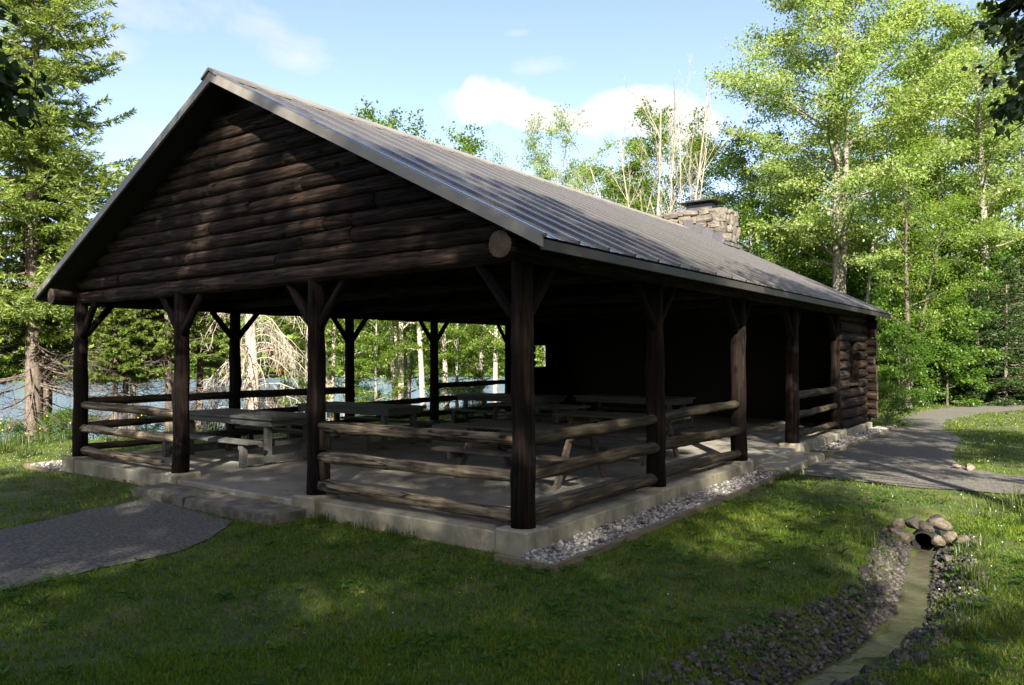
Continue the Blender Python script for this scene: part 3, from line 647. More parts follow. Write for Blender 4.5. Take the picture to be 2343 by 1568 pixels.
sm = obj('flashing', me, lead_m, ch); sm.modifiers.new('t', 'SOLIDIFY').thickness = .012
# ------------------------------------------------------------------ stone step in front of the opening
def rough_block(name, x0, x1, y0, y1, z0, z1, seed, mat, n=22, m=6, jit=.03):
    g = np.random.default_rng(seed); V, F = [], []
    rings = []
    for kz, z in enumerate((z0, z0+(z1-z0)*.5, z1-.015, z1)):
        ring = []
        inset = (.0, 0, .005, .04)[kz]
        per = [(x0+(x1-x0)*a/n, y0) for a in range(n)]+[(x1, y0+(y1-y0)*a/m) for a in range(m)]+[(x1-(x1-x0)*a/n, y1) for a in range(n)]+[(x0, y1-(y1-y0)*a/m) for a in range(m)]
        cx, cyy = (x0+x1)/2, (y0+y1)/2
        for q, (x, y) in enumerate(per):
            dx, dy = (x-cx)/(x1-x0)*2, (y-cyy)/(y1-y0)*2
            w = jit*(math.sin(q*1.7+seed)+.7*math.sin(q*.61+kz))*.6+g.normal(0, jit*.35)
            ring.append(len(V)); V.append((x-inset*np.sign(dx)*(abs(dx) > .9)+w*dx*.5, y-inset*np.sign(dy)*(abs(dy) > .9)+w*np.sign(dy)*(abs(dy) > .9), z+g.normal(0, .006)))
        rings.append(ring)
    L = len(rings[0])
    for a in range(3):
        for q in range(L): F.append((rings[a][q], rings[a][(q+1) % L], rings[a+1][(q+1) % L], rings[a+1][q]))
    F.append(tuple(rings[3])); F.append(tuple(reversed(rings[0])))
    return fixn(mesh_from(name, V, F, False))
st = empty('stone_step', (-4.7, -.45, -.4), 'long rough stone step below the front opening of the pavilion', 'step')
for k, (a, b) in enumerate(((-6.35, -5.02), (-5.0, -3.12))):
    me = rough_block('step_stone', a+4.7, b+4.7, -.28, .26, 0, .272-.006*k, 3+k, step_m); obj('step_stone', me, step_m, st)

# ------------------------------------------------------------------ gravel beds with edging boards
STN = []
for s in range(7):
    me = stone_mesh('stone', s, 1, .6); STN.append(me)
def bed(x0, x1, y0, y1, zs, label, boards, seed, nbig, nsmall, near):
    e = empty('gravel_bed', (x0, y0, -.3), label, 'gravel bed', 'gravel drip beds beside the pavilion')
    for d in boards:
        V, F = bevel_box(d[0]-x0, d[1]-x0, d[2]-y0, d[3]-y0, -.02, zs+.3+.022, b=.006, seed=int(d[0]*10), jit=.012)
        obj('edging_board', fixn(mesh_from('edging_board', V, F, False)), board_m, e)
    obj('gravel_base', fixn(mesh_from('gravel_base', *box_vf(.01, x1-x0-.01, .01, y1-y0-.01, .02, zs+.3-.01), False)), gravel_s, e)
    g = np.random.default_rng(seed); ms = []
    for q in range(nbig):
        x = g.uniform(.02, x1-x0-.02); y = near[0]-y0+(near[1]-near[0])*g.random()**1.5
        o = obj('stone', STN[q % 7], None, e, loc=(x, y, zs+.3+g.uniform(.0, .028)), rot=tuple(g.uniform(0, 6.28, 3)*np.array([.15, .15, 1])))
        s = g.uniform(.05, .095); o.scale = (s, s, s)
    VV, FF, n0 = [], [], 0
    base = [np.array([v.co for v in m_.vertices]) for m_ in STN]; bf = [np.array([tuple(p.vertices) for p in m_.polygons]) for m_ in STN]
    for q in range(nsmall):
        b = base[q % 7]; a = g.uniform(0, 6.28); c, s = math.cos(a), math.sin(a); sc = g.uniform(.035, .075)
        P = b*sc; P = np.stack([P[:, 0]*c-P[:, 1]*s, P[:, 0]*s+P[:, 1]*c, P[:, 2]], 1)+[g.uniform(.0, x1-x0), g.uniform(0, y1-y0), zs+.3+g.uniform(-.012, .014)]
        VV.append(P); FF.append(bf[q % 7]+n0); n0 += len(b)
    o = obj('gravel', mesh_np('gravel', np.concatenate(VV), np.concatenate(FF)), gravel_s, e); o['kind'] = 'stuff'
    return e
for me in STN: me.materials.append(gravel_m)
bed(.195, .63, -.42, 6.72, -.205, 'long board-edged strip of grey crushed stone beside the near railing', [(.63, .665, -.43, 6.75), (-.02, .63, -.455, -.42), (.195, .63, 6.72, 6.75)], 1, 300, 3200, (-.40, 6.7))
bed(.185, .55, 9.75, 17.6, -.205, 'board-edged strip of crushed stone beside the notched log cabin end', [(.55, .585, 9.75, 17.6), (.185, .55, 9.72, 9.75), (.1, .585, 17.6, 17.63)], 2, 90, 2600, (9.8, 15))
bed(-10.75, -9.74, -.40, 11.5, -.215, 'board-edged crushed stone strip at the left corner of the pavilion', [(-10.785, -10.75, -.42, 11.5), (-10.75, -9.74, -.435, -.40)], 3, 60, 3600, (-.38, 1.6))

# ------------------------------------------------------------------ culvert, ditch stones, loose rocks
def angular(seed):
    me = stone_mesh('rock', seed, 3, .78, .18); g = np.random.default_rng(seed+100); V = np.array([v.co for v in me.vertices])
    for _ in range(11):
        n = rdir_(g); d = g.uniform(.27, .40)*(.85 if abs(n[2]) > .6 else 1); k = V@n; V = np.where((k > d)[:, None], V-n*((k-d)*.93)[:, None], V)
    me.vertices.foreach_set('co', V.astype(np.float32).ravel()); me.update(); return me
def rdir_(g):
    v = g.normal(size=3); return v/np.linalg.norm(v)
RK = [angular(40+s) for s in range(6)]
for me in RK:
    me.materials.append(rock_m)
cul = empty('culvert_pipe', (3.11, 3.52, -.525), 'dark round culvert pipe opening between pale rocks at the ditch head', 'pipe')
g = Geo(); 
for rr, fl in ((.118, 1), (.105, -1)):
    V, F = tube([(0, -.06, .13), (0, .5, .135), (0, 2.2, .14)], [rr]*3, 20); g.add(V, F if fl > 0 else F[:, ::-1])
V1 = [(.118*math.cos(a), -.06, .13+.118*math.sin(a)) for a in np.linspace(0, 2*np.pi, 20, endpoint=False)]; V2 = [(.105*math.cos(a), -.061, .13+.105*math.sin(a)) for a in np.linspace(0, 2*np.pi, 20, endpoint=False)]
g.add(V1+V2, [(q, (q+1) % 20, 20+(q+1) % 20, 20+q) for q in range(20)])
pp = obj('pipe', g.mesh('pipe'), pipe_m, cul)
rocks = [(2.910, 3.420, -0.350, 0.32, 'largest pale rock left of the culvert pipe'), (2.991, 3.620, -0.220, 0.28, 'upright pale rock over the left shoulder of the culvert pipe'), (3.248, 3.660, -0.200, 0.30, 'pale rock on top of the culvert pipe, right of its middle'),
         (3.124, 3.580, -0.240, 0.23, 'dark wedge-shaped rock lying right above the culvert mouth'), (3.262, 3.440, -0.360, 0.20, 'small pale rock touching the right side of the culvert mouth'), (3.381, 3.520, -0.320, 0.19, 'small rock between the culvert mouth and the rightmost ditch-head rock'),
         (3.514, 3.440, -0.320, 0.25, 'rightmost rounded pale rock at the head of the ditch'), (2.820, 3.600, -0.240, 0.20, 'mossy small rock furthest left at the head of the ditch'),
         (2.830, 9.050, -0.200, 0.17, 'small pale round stone at the edge of the grass island by the path'), (3.050, 8.980, -0.200, 0.24, 'flat oblong stone at the edge of the grass island by the path')]
for k, (x, y, z, s, lab) in enumerate(rocks):
    o = obj('rock', RK[k % 6], None, None, loc=(x, y, z), rot=(.2*math.sin(k*2.1), .25*math.cos(k*1.3), k*1.9)); o.scale = (s, s*.85, s*(.62 if k > 7 else .85)); tag(o, lab, 'rock', 'loose rocks by the ditch and path')
rb = obj('boulder', RK[2], None, None, loc=(4.30, 6.32, -.10), rot=(.1, .05, .6)); rb.scale = (.75, .55, .62); tag(rb, 'grey boulder cut off by the right edge of the photo beside the path', 'boulder')
dst = empty('ditch_stones', (3.1, 0, -.45), 'dark wet stones lining the banks of the little ditch', 'stones'); dst['kind'] = 'stuff'
DS = [stone_mesh('stone', 60+s, 1, .6, .35) for s in range(6)]
for me in DS: me.materials.append(wet_m)
g_ = np.random.default_rng(8)
def ditch_pts(n, y0, y1):
    y = g_.uniform(y0, y1, n); cx = np.interp(y, ctr[::-1, 1], ctr[::-1, 0]); side = g_.choice((-1, -1, -1, 1, 1), n); off = np.where(side < 0, .13+g_.random(n)**1.3*(.30+.16*smooth01((1.2-y)/2)), .13+g_.random(n)**1.3*.42)
    x = cx+side*off; return x, y, ground(x, y)
x, y, z = ditch_pts(300, -1.6, 3.4)
for q in range(300):
    o = obj('stone', DS[q % 6], None, dst, loc=(x[q]-3.1, y[q], z[q]+.015+.45), rot=tuple(g_.uniform(-.5, .5, 2))+(g_.uniform(0, 6.28),)); s = g_.uniform(.045, .085)*(1.0 if g_.random() < .88 else 1.7); o.scale = (s, s*g_.uniform(.7, 1.1), s*g_.uniform(.8, 1.3))
base = [np.array([v.co for v in m_.vertices]) for m_ in DS]; bf = [np.array([tuple(p.vertices) for p in m_.polygons]) for m_ in DS]
VV, FF, n0 = [], [], 0
x, y, z = ditch_pts(4200, -2.6, 3.6)
for q in range(4200):
    a = g_.uniform(0, 6.28); c, s = math.cos(a), math.sin(a); P = base[q % 6]*(.022+.055*g_.random()**1.8)*np.array([1, g_.uniform(.65, 1.1), g_.uniform(.8, 1.4)]); P = np.stack([P[:, 0]*c-P[:, 1]*s, P[:, 0]*s+P[:, 1]*c, P[:, 2]], 1)+[x[q]-3.1, y[q], z[q]+.45+.006]
    VV.append(P); FF.append(bf[q % 6]+n0); n0 += len(P)
o = obj('gravel', mesh_np('gravel', np.concatenate(VV), np.concatenate(FF)), wet_s, dst); o['kind'] = 'stuff'

# ------------------------------------------------------------------ picnic tables
def trestle_table(x, y, label, L=2.85, W=1.08, rz=0):
    t = empty('picnic_table', (x, y, SLAB), label, 'picnic table', 'picnic tables under the pavilion roof', rz)
    H = .795; npl = 5
    for k in range(npl):
        w = W/npl; box('top_plank', (-L/2, L/2, -W/2+k*w+.003, -W/2+(k+1)*w-.003, H-.045, H), table_m, t, .005, k, .004)
    for s in (-1, 1):
        box('apron', (-L/2+.05, L/2-.05, s*(W/2-.06)-.018, s*(W/2-.06)+.018, H-.15, H-.047), table_m, t, .004)
        box('apron', (s*(L/2-.08)-.02, s*(L/2-.08)+.02, -W/2+.09, W/2-.09, H-.15, H-.047), table_m, t, .004)
        for q in (-1, 1):
            box('leg', (s*(L/2-.26)-.05, s*(L/2-.26)+.05, q*(W/2-.14)-.05, q*(W/2-.14)+.05, 0, H-.151), table_m, t, .006)
            box('bench_leg', (s*(L/2-.26)-.05, s*(L/2-.26)+.05, q*(W/2+.33)-.05, q*(W/2+.33)+.05, 0, .385), table_m, t, .006)
        box('cross_beam', (s*(L/2-.26)+s*.052, s*(L/2-.26)+s*.092, -W/2-.30, W/2+.30, .04, .16), table_m, t, .005)
        box('cross_beam', (s*(L/2-.26)-s*.092, s*(L/2-.26)-s*.052, -W/2-.37, W/2+.37, .29, .383), table_m, t, .005)
    for q in (-1, 1):
        b = box('bench', (-L/2+.02, L/2-.02, q*(W/2+.28)-.14, q*(W/2+.28)+.14, .387, .435), table_m, t, .006)
    return t
def a_frame_table(x, y, label, L=2.35, W=.78, rz=0):
    t = empty('picnic_table', (x, y, SLAB), label, 'picnic table', 'picnic tables under the pavilion roof', rz)
    H = .76
    for k in range(5):
        w = W/5; box('top_plank', (-L/2, L/2, -W/2+k*w+.004, -W/2+(k+1)*w-.004, H-.04, H), bench_dark, t, .005, k, .004)
    for s in (-1, 1):
        xx = s*(L/2-.38)
        for q in (-1, 1):
            me = mesh_from('leg', [(xx+a, q*(.26+b), z) for a in (-.022, .022) for b, z in ((-.06, H-.042), (.06, H-.042), (.46, 0), (.34, 0))], [(0, 1, 2, 3), (7, 6, 5, 4), (0, 4, 5, 1), (1, 5, 6, 2), (2, 6, 7, 3), (3, 7, 4, 0)], False)
            obj('leg', fixn(me), bench_dark, t)
        box('seat_beam', (xx+s*.024, xx+s*.064, -.80, .80, .31, .40), bench_dark, t, .004)
        box('top_beam', (xx+s*.024, xx+s*.064, -W/2+.03, W/2-.03, H-.13, H-.042), bench_dark, t, .004)
    for q in (-1, 1):
        for k in range(2): box('seat_plank', (-L/2, L/2, q*.68-.135+k*.137, q*.68-.135+k*.137+.131, .402, .44), bench_dark, t, .005, k, .004)
    return t
trestle_table(-7.53, 1.97, 'grey picnic table standing nearest the front left railing')
trestle_table(-7.60, 4.72, 'grey picnic table second from the front along the lake side')
trestle_table(-7.35, 9.70, 'grey picnic table furthest back along the lake side near the log wall')
trestle_table(-4.4, 10.9, 'dim picnic table behind the near corner post, by the small window')
a_frame_table(-2.0, 3.0, 'dark picnic table with slanted legs behind the near corner railing', 2.5)
a_frame_table(-2.0, 5.75, 'dark picnic table with slanted legs beside the second right-hand post')
a_frame_table(-4.9, 7.3, 'dark picnic table in the middle of the shaded floor')

# ------------------------------------------------------------------ vegetation builders
def leaf_quads(P, D, N, size, asp, g, fold=.18):
    """rhombic leaves: base at P, pointing along D, normal about N; returns V, F"""
    n = len(P); D = D/(np.linalg.norm(D, axis=1)[:, None]+1e-9)
    S = np.cross(D, N); S /= np.linalg.norm(S, axis=1)[:, None]+1e-9; Nn = np.cross(S, D)
    L = size[:, None]; w = L*asp
    V = np.empty((n, 4, 3)); V[:, 0] = P; V[:, 1] = P+D*L*.45+S*w*.5+Nn*L*fold*.5; V[:, 2] = P+D*L-Nn*L*fold*.4; V[:, 3] = P+D*L*.45-S*w*.5+Nn*L*fold*.5
    return V.reshape(-1, 3), np.arange(n*4).reshape(n, 4)
def rdir(g, n):
    v = g.normal(size=(n, 3)); return v/np.linalg.norm(v, axis=1)[:, None]
def wander(p0, d0, L, n, g, bend=.25, upward=0.0):
    P = [np.array(p0, float)]; d = np.array(d0, float); d /= np.linalg.norm(d)
    for _ in range(n):
        d = d+g.normal(0, bend, 3)/math.sqrt(n)+np.array([0, 0, upward/n]); d /= np.linalg.norm(d); P.append(P[-1]+d*L/n)
    return np.array(P)
def broadleaf(name, H, r0, crown0, Rc, nleaf, lsize, g, lean=(0, 0), shape='round', nbr=26, fork=0, twigs=6, horizontal=.6, asp=.62, spray=.32, stems=None, cluster=.75, flat=1.0):
    """tapered trunk with limbs and twigs, leaves set in loose sprays along the twigs (local coordinates, base at 0)"""
    G = Geo(); TP, TD, TL = [], [], []
    trunks = []
    for (lx, ly, hh, rr) in (stems or [(lean[0], lean[1], H, r0)]):
        n = 14; z = np.linspace(0, hh, n); t = z/hh
        wob = np.cumsum(g.normal(0, .035*hh/12, (n, 2)), axis=0)*t[:, None]
        P = np.stack([lx*t**1.2+wob[:, 0], ly*t**1.2+wob[:, 1], z], 1); rad = rr*(1-t)**.75+.012; rad[0] *= 1.25
        G.tube(P, rad, 9); trunks.append((P, rad, hh))
    for b in range(nbr):
        P, rad, hh = trunks[b % len(trunks)]
        f = crown0/hh+(.98-crown0/hh)*((b+g.random())/nbr); k = f*(len(P)-1); i = min(int(k), len(P)-2); p0 = P[i]+(P[i+1]-P[i])*(k-i); r = rad[i]*.42
        rel = (f-crown0/hh)/(1-crown0/hh)
        prof = {'round': math.sqrt(max(0, 1-(1.75*rel-.75)**2)) if rel > .43 else .55+.45*rel/.43, 'cone': (1-rel)**.75+.12, 'column': .8*(1-rel**3)+.2, 'vase': .45+.55*min(1, rel*1.6)*(1-max(0, rel-.75)*2)}[shape]
        L = Rc*prof*g.uniform(.75, 1.12); az = b*2.399+g.uniform(-.5, .5); el = (.15+.75*rel+g.uniform(-.15, .2))*(1 if shape != 'vase' else 1.2)
        d = np.array([math.cos(az)*math.cos(el), math.sin(az)*math.cos(el), math.sin(el)])
        Q = wander(p0, d, L, 6, g, .28, .12); G.tube(Q, np.linspace(max(r, .012), .006, 7), 5)
        for s in range(twigs):
            q = .28+.72*(s+g.random())/twigs; kk = q*6; ii = min(int(kk), 5); t0 = Q[ii]+(Q[ii+1]-Q[ii])*(kk-ii)
            dd = (Q[ii+1]-Q[ii]); dd = dd/np.linalg.norm(dd)+g.normal(0, .65, 3)*np.array([1, 1, .55]); dd[2] *= .7; dd /= np.linalg.norm(dd)
            l = (.22+.30*(1-q))*L*g.uniform(.7, 1.2)+.15
            G.tube([t0, t0+dd*l*.5+g.normal(0, .02, 3), t0+dd*l], [.010, .007, .003], 3); TP.append(t0); TD.append(dd); TL.append(l)
        TP.append(Q[-2]); TD.append((Q[-1]-Q[-2])/np.linalg.norm(Q[-1]-Q[-2])); TL.append(L*.2)
    TP, TD, TL = np.array(TP), np.array(TD), np.array(TL)
    w = TL+.22; w = w/w.sum(); idx = g.choice(len(TP), nleaf, p=w); t = g.random(nleaf)**.8
    P = TP[idx]+TD[idx]*(TL[idx]*t*1.12)[:, None]+g.normal(0, 1, (nleaf, 3))*np.array([1, 1, .45*flat])*(spray*(.35+.65*TL[idx]))[:, None]*cluster
    D = TD[idx]*.7+rdir(g, nleaf)*.9; D[:, 2] -= .25
    Nn = rdir(g, nleaf)*(1-horizontal)+np.array([0, 0, 1.])*horizontal+np.array([tosun[0], tosun[1], tosun[2]])*.25
    V, F = leaf_quads(P, D, Nn, g.uniform(.65, 1.25, nleaf)*lsize, asp, g)
    tw = np.clip(g.normal(.5, .16, len(TP)), 0, 1); tint = np.clip(tw[idx]+g.normal(0, .16, nleaf), 0, 1)
    return G.mesh(name+'_trunk'), mesh_np(name+'_crown', V, F, np.repeat(tint, 4))
def conifer(name, H, r0, Rb, g, base=.8, step=.34, per=6, ntuft=45000, tuft=.11, dead_below=0.0, droop=.18, upturn=.25, asp=.34, lean=(0, 0), twigdens=7.0, dead_tw=6, full=.85):
    """spruce or fir: whorls of drooping branches carrying flat needle sprays; bare dead branches low down"""
    G = Geo(); n = 16; z = np.linspace(0, H, n); t = z/H
    P = np.stack([lean[0]*t+.05*np.sin(z*.5), lean[1]*t+.05*np.cos(z*.6), z], 1); rad = r0*(1-t)**.9+.008; rad[0] *= 1.2
    G.tube(P, rad, 9); TP, TD, TL, TS = [], [], [], []
    DT = Geo(); zz = base
    while zz < H-.1:
        rel = zz/H
        for b in range(per if zz > dead_below else max(3, per-3)):
            az = g.uniform(0, 6.28); L = Rb*min(1.0, (1-rel)**full*1.08)*g.uniform(.72, 1.12)+.08; el = -droop*(1-rel)+.35*rel+g.normal(0, .09)
            p0 = np.array([np.interp(zz, z, P[:, 0]), np.interp(zz, z, P[:, 1]), zz+g.uniform(-.15, .15)])
            m = 6; s = np.linspace(0, 1, m+1); d = np.array([math.cos(az), math.sin(az)])
            side = g.normal(0, .06)
            Q = np.stack([p0[0]+d[0]*L*s-d[1]*side*L*s*s, p0[1]+d[1]*L*s+d[0]*side*L*s*s, p0[2]+L*(math.tan(el)*s-droop*.7*np.sin(s*2.6)*.5+upturn*s**3*.5)], 1)
            dead = zz < dead_below*g.uniform(.8, 1.15)
            (G).tube(Q, np.linspace((.012+.009*L)*(.55 if dead else 1), .004, m+1), 4)
            nt = max(3, int(L*(twigdens if not dead else dead_tw)))
            for k in range(nt):
                q = (.12+.88*(k+g.random())/nt); kk = q*m; ii = min(int(kk), m-1); t0 = Q[ii]+(Q[ii+1]-Q[ii])*(kk-ii)
                sd = 1 if k % 2 else -1; T = (Q[ii+1]-Q[ii])/np.linalg.norm(Q[ii+1]-Q[ii]); S = np.array([-d[1], d[0], 0])*sd
                dd = T*g.uniform(.35, .8)+S*g.uniform(.5, 1)+np.array([0, 0, g.uniform(-.45, .1)]); dd /= np.linalg.norm(dd); l = (.10+.34*L*(1-q)**.7)*g.uniform(.6, 1.15); l = min(l, .75)
                if dead:
                    e = t0+dd*l; mid = t0+dd*l*.5+g.normal(0, .03, 3); e[2] -= .15*l
                    DT.tube([t0, mid, e], [.006, .005, .003], 3)
                    for _ in range(3):
                        f2 = mid+(e-mid)*g.random(); DT.tube([f2, f2+g.normal(0, .11, 3)-np.array([0, 0, .04])], [.004, .002], 3)
                else:
                    TP.append(t0); TD.append(dd); TL.append(l); TS.append(q)
            if not dead: TP.append(Q[-2]); TD.append((Q[-1]-Q[-2])/np.linalg.norm(Q[-1]-Q[-2])); TL.append(.12+.12*L); TS.append(1)
        zz += step*g.uniform(.8, 1.2)*(1 if rel < .7 else .75)
    TP, TD, TL, TS = np.array(TP), np.array(TD), np.array(TL), np.array(TS)
    w = TL/TL.sum(); idx = g.choice(len(TP), ntuft, p=w); t = g.random(ntuft)
    Pp = TP[idx]+TD[idx]*(TL[idx]*t)[:, None]+g.normal(0, .016, (ntuft, 3))
    D = TD[idx]+rdir(g, ntuft)*.75; Nn = rdir(g, ntuft)+np.array([0, 0, .7])
    V, F = leaf_quads(Pp, D, Nn, g.uniform(.6, 1.3, ntuft)*tuft, asp, g, .1)
    tw = np.clip(g.normal(.45, .2, len(TP)), 0, 1); tint = np.clip(tw[idx]+.15*(TS[idx]-.5)+g.normal(0, .14, ntuft), 0, 1)
    out = [G.mesh(name+'_trunk'), mesh_np(name+'_crown', V, F, np.repeat(tint, 4))]
    out.append(DT.mesh(name+'_dead') if DT.n else None)
    return out
def plant_tree(name, x, y, meshes, mats, label, cat='tree', group=None, rz=0, s=1.0, sz=None, z=None, pn=('trunk', 'crown', 'dead_branches')):
    e = empty(name, (x, y, (ground(np.array([x]), np.array([y]))[0]-.06) if z is None else z), label, cat, group, rz); e.scale = (s, s, sz or s)
    for me, m, p in zip(meshes, mats, pn):
        if me is None: continue
        if len(me.materials) == 0: me.materials.append(m)
        o = bpy.data.objects.new(p, me); link(o, e)
        if p in ('dead_branches', 'twigs', 'dead_needles', 'low_leaves'): o['kind'] = 'stuff'
        if me.materials[0] != m: o.material_slots[0].link = 'OBJECT'; o.material_slots[0].material = m
    return e
def spot(u, dist):
    """plan position at a bearing (photo column) and a distance along the view axis"""
    k = fw+(u-1171)/1744.4*r2; return CAM[0]+k[0]*dist, CAM[1]+k[1]*dist
rng = lambda s: np.random.default_rng(s)

# ---- left: the big spruces by the shore
sp1 = conifer('spruce', 16.5, .22, 3.7, rng(1), base=1.9, step=.34, per=8, ntuft=130000, tuft=.15, dead_below=4.2, droop=.22, full=.72, asp=.22)
x, y = spot(74, 19.6); plant_tree('spruce_tree', x, y, sp1, (bark_spruce, spruce_m, bark_spruce), 'tall sunlit spruce with bare lower trunk at the left edge of the lawn', group='spruces by the lake', rz=.4)
sp2 = conifer('spruce', 9.5, .14, 2.3, rng(2), base=1.5, step=.36, per=6, ntuft=52000, tuft=.125, dead_below=3.2, droop=.3, asp=.24)
x, y = spot(106, 20.6); plant_tree('spruce_tree', x, y, sp2, (bark_spruce, spruce_m, bark_spruce), 'slimmer spruce trunk close behind the tall left-hand spruce', group='spruces by the lake', rz=1.3)
for k, (u, d, s, lab) in enumerate(((262, 18.6, .56, 'thin spruce leftmost of three seen over the front left railing'), (287, 19.8, .60, 'thin spruce in the middle of three over the front left railing'), (308, 19.0, .58, 'thin spruce rightmost of three seen over the front left railing'), (385, 19.5, .78, 'spruce behind the second front post with sunlit boughs'), (455, 21.0, .72, 'spruce seen just right of the second front post'), (690, 27, .85, 'green spruce behind the dead spruce, seen left of the third front post'), (-95, 19.5, .9, 'dark spruce cut off by the left edge of the photo'))):
    x, y = spot(u, d); plant_tree('spruce_tree', x, y, sp2, (bark_spruce, spruce_d if u < 0 else spruce_m, bark_spruce), lab, group='spruces by the lake', rz=k*1.7+.6, s=s)
# dead spruce
G0 = conifer('dead_spruce', 9.5, .19, 2.6, rng(6), base=.7, step=.24, per=8, ntuft=900, tuft=.10, dead_below=30, droop=.42, dead_tw=9) if False else None
def dead_spruce(g):
    G = Geo(); D = Geo(); H = 9.0; z = np.linspace(0, H, 12); P = np.stack([.06*np.sin(z), .05*np.cos(z*.8), z], 1); G.tube(P, .19*(1-z/H)**.8+.01, 9)
    RP = []
    for b in range(120):
        zz = .5+8.2*(b/120)**1.1; az = g.uniform(0, 6.28); L = (2.5*(1-zz/H)**.7+.2)*g.uniform(.6, 1.1); d = np.array([math.cos(az), math.sin(az), 0]); s = np.linspace(0, 1, 7)
        Q = np.array([0, 0, zz])+d*(L*s)[:, None]; Q[:, 2] += L*(.18*np.sin(s*3)-.55*s**1.7)
        G.tube(Q, np.linspace(.019, .004, 7), 4)
        for k in range(int(9*L)+2):
            q = g.uniform(.15, 1); i = min(int(q*6), 5); t0 = Q[i]+(Q[i+1]-Q[i])*(q*6-i); e = t0+d*g.uniform(0, .18)+np.array([-d[1], d[0], 0])*g.normal(0, .2)+np.array([0, 0, -g.uniform(.12, .5)])
            D.tube([t0, (t0+e)/2+g.normal(0, .03, 3), e], [.008, .006, .004], 3)
            for _ in range(3): a = t0+(e-t0)*g.uniform(.2, 1); D.tube([a, a+g.normal(0, .08, 3)-np.array([0, 0, .06])], [.005, .003], 3)
        if g.random() < .10 and zz < 4: RP.append(Q[4:])
    pts = np.concatenate([np.repeat(q, 70, 0) for q in RP])+g.normal(0, .09, (sum(len(q) for q in RP)*70, 3))
    V, F = leaf_quads(pts, rdir(g, len(pts)), rdir(g, len(pts)), g.uniform(.05, .10, len(pts)), .4, g)
    return [G.mesh('dead_trunk'), D.mesh('dead_twigs'), mesh_np('dead_needles', V, F, np.repeat(g.random(len(pts)), 4))]
x, y = spot(574, 21.0)
plant_tree('dead_spruce', x, y, dead_spruce(rng(6)), (bark_dead, bark_dead, rust_m), 'bleached dead spruce with drooping bare twigs and rusty needles by the lake', pn=('trunk', 'twigs', 'dead_needles'))
# ---- centre: birches and maples between the posts
mp1 = broadleaf('maple', 9.5, .12, 1.2, 2.6, 17000, .125, rng(11), shape='column', nbr=30, twigs=6, horizontal=.75)
mp2 = broadleaf('maple', 8.0, .09, .8, 2.3, 13000, .125, rng(12), shape='round', nbr=24, twigs=6, horizontal=.75)
bi1 = broadleaf('birch', 12, .14, 3.2, 2.0, 9000, .10, rng(13), lean=(.5, .2), shape='column', nbr=22, twigs=5)
bi2 = broadleaf('birch', 12, .13, 3.6, 1.8, 8000, .10, rng(14), lean=(-1.2, .1), shape='column', nbr=20, twigs=5, stems=[(-1.4, .2, 12, .13), (.5, .3, 11, .11)])
for k, (u, d, me, lab, s) in enumerate(((757, 24, bi2, 'pale double-stemmed birch right behind the third front post', .70), (905, 27, bi2, 'pale leaning forked birch in the widest gap between lake-side posts', .72), (917, 26, bi1, 'pale straight birch beside the leaning forked one', .74), (968, 25, bi1, 'thin white birch trunk left of the fourth lake-side post', .68), (1022, 26, bi1, 'slender birch just right of the fourth lake-side post', .66), (1132, 29, bi1, 'birch seen at the right end of the lake view', .70))):
    x, y = spot(u, d); plant_tree('birch_tree', x, y, me, (bark_birch, maple_m), lab, group='birches by the lake', rz=k*1.1+(0 if me is bi1 else YAW+.0), s=s)
for k, (u, d, me, s, lab) in enumerate(((700, 23.5, mp2, .50, 'small bright maple sapling beside the dead spruce'), (790, 25, mp1, .62, 'leafy maple behind the third lake-side post'), (860, 24, mp2, .55, 'bright maple sapling left of the leaning birch'), (935, 30, mp1, .7, 'maple behind the pair of pale birches'), (1000, 31, mp2, .75, 'maple growing behind the fourth lake-side post'), (1045, 25, mp2, .60, 'bright maple bough right of the fourth lake-side post'), (1100, 30, mp1, .75, 'darker maple at the right end of the lake view'), (1165, 33, mp1, .8, 'maple partly hidden by the log wall corner'), (1245, 33, mp2, .95, 'sunlit maple seen through the small far window'))):
    x, y = spot(u, d); plant_tree('maple_tree', x, y, me, (bark_grey, maple_m), lab, group='maples by the lake', rz=k*2.1, s=s)
# ---- behind the roof
bt1 = broadleaf('poplar', 14, .17, 3.5, 4.3, 34000, .15, rng(21), shape='round', nbr=48, twigs=7, stems=[(0, 0, 14, .15), (1.8, .6, 13, .12), (-1.6, -.5, 12.6, .12)])
bt2 = broadleaf('ash', 13, .15, 3, 3.4, 24000, .11, rng(22), shape='vase', nbr=52, twigs=7, spray=.22, cluster=.7, stems=[(0, 0, 13, .12), (1.6, .4, 12.4, .10), (-1.8, -.4, 12, .10), (.8, -1, 11.5, .09)])
bt3 = broadleaf('cherry', 12, .15, 3, 3.4, 26000, .13, rng(23), shape='cone', nbr=34, twigs=6)
for u, d, me, m, s, lab in ((925, 33, bt1, maple_m, .93, 'bright green tree top showing above the middle of the roof ridge'), (1262, 38, bt2, maple_y, 1.0, 'thin-leaved pale tree above the roof left of the dead tree'), (1350, 42, bt2, maple_y, .93, 'low thin tree top just left of the dead tree'), (1440, 41, bt3, maple_m, 1.0, 'dark green tree top behind the bleached dead tree, on its left'), (1545, 40, bt1, maple_m, 1.0, 'leafy tree directly behind the bleached dead tree'), (1632, 37, bt3, maple_y, .80, 'green tree top between the dead tree and the chimney')):
    x, y = spot(u, d); plant_tree('leafy_tree', x, y, me, (bark_grey, m), lab, group='trees behind the roof', rz=u*.01, s=s)
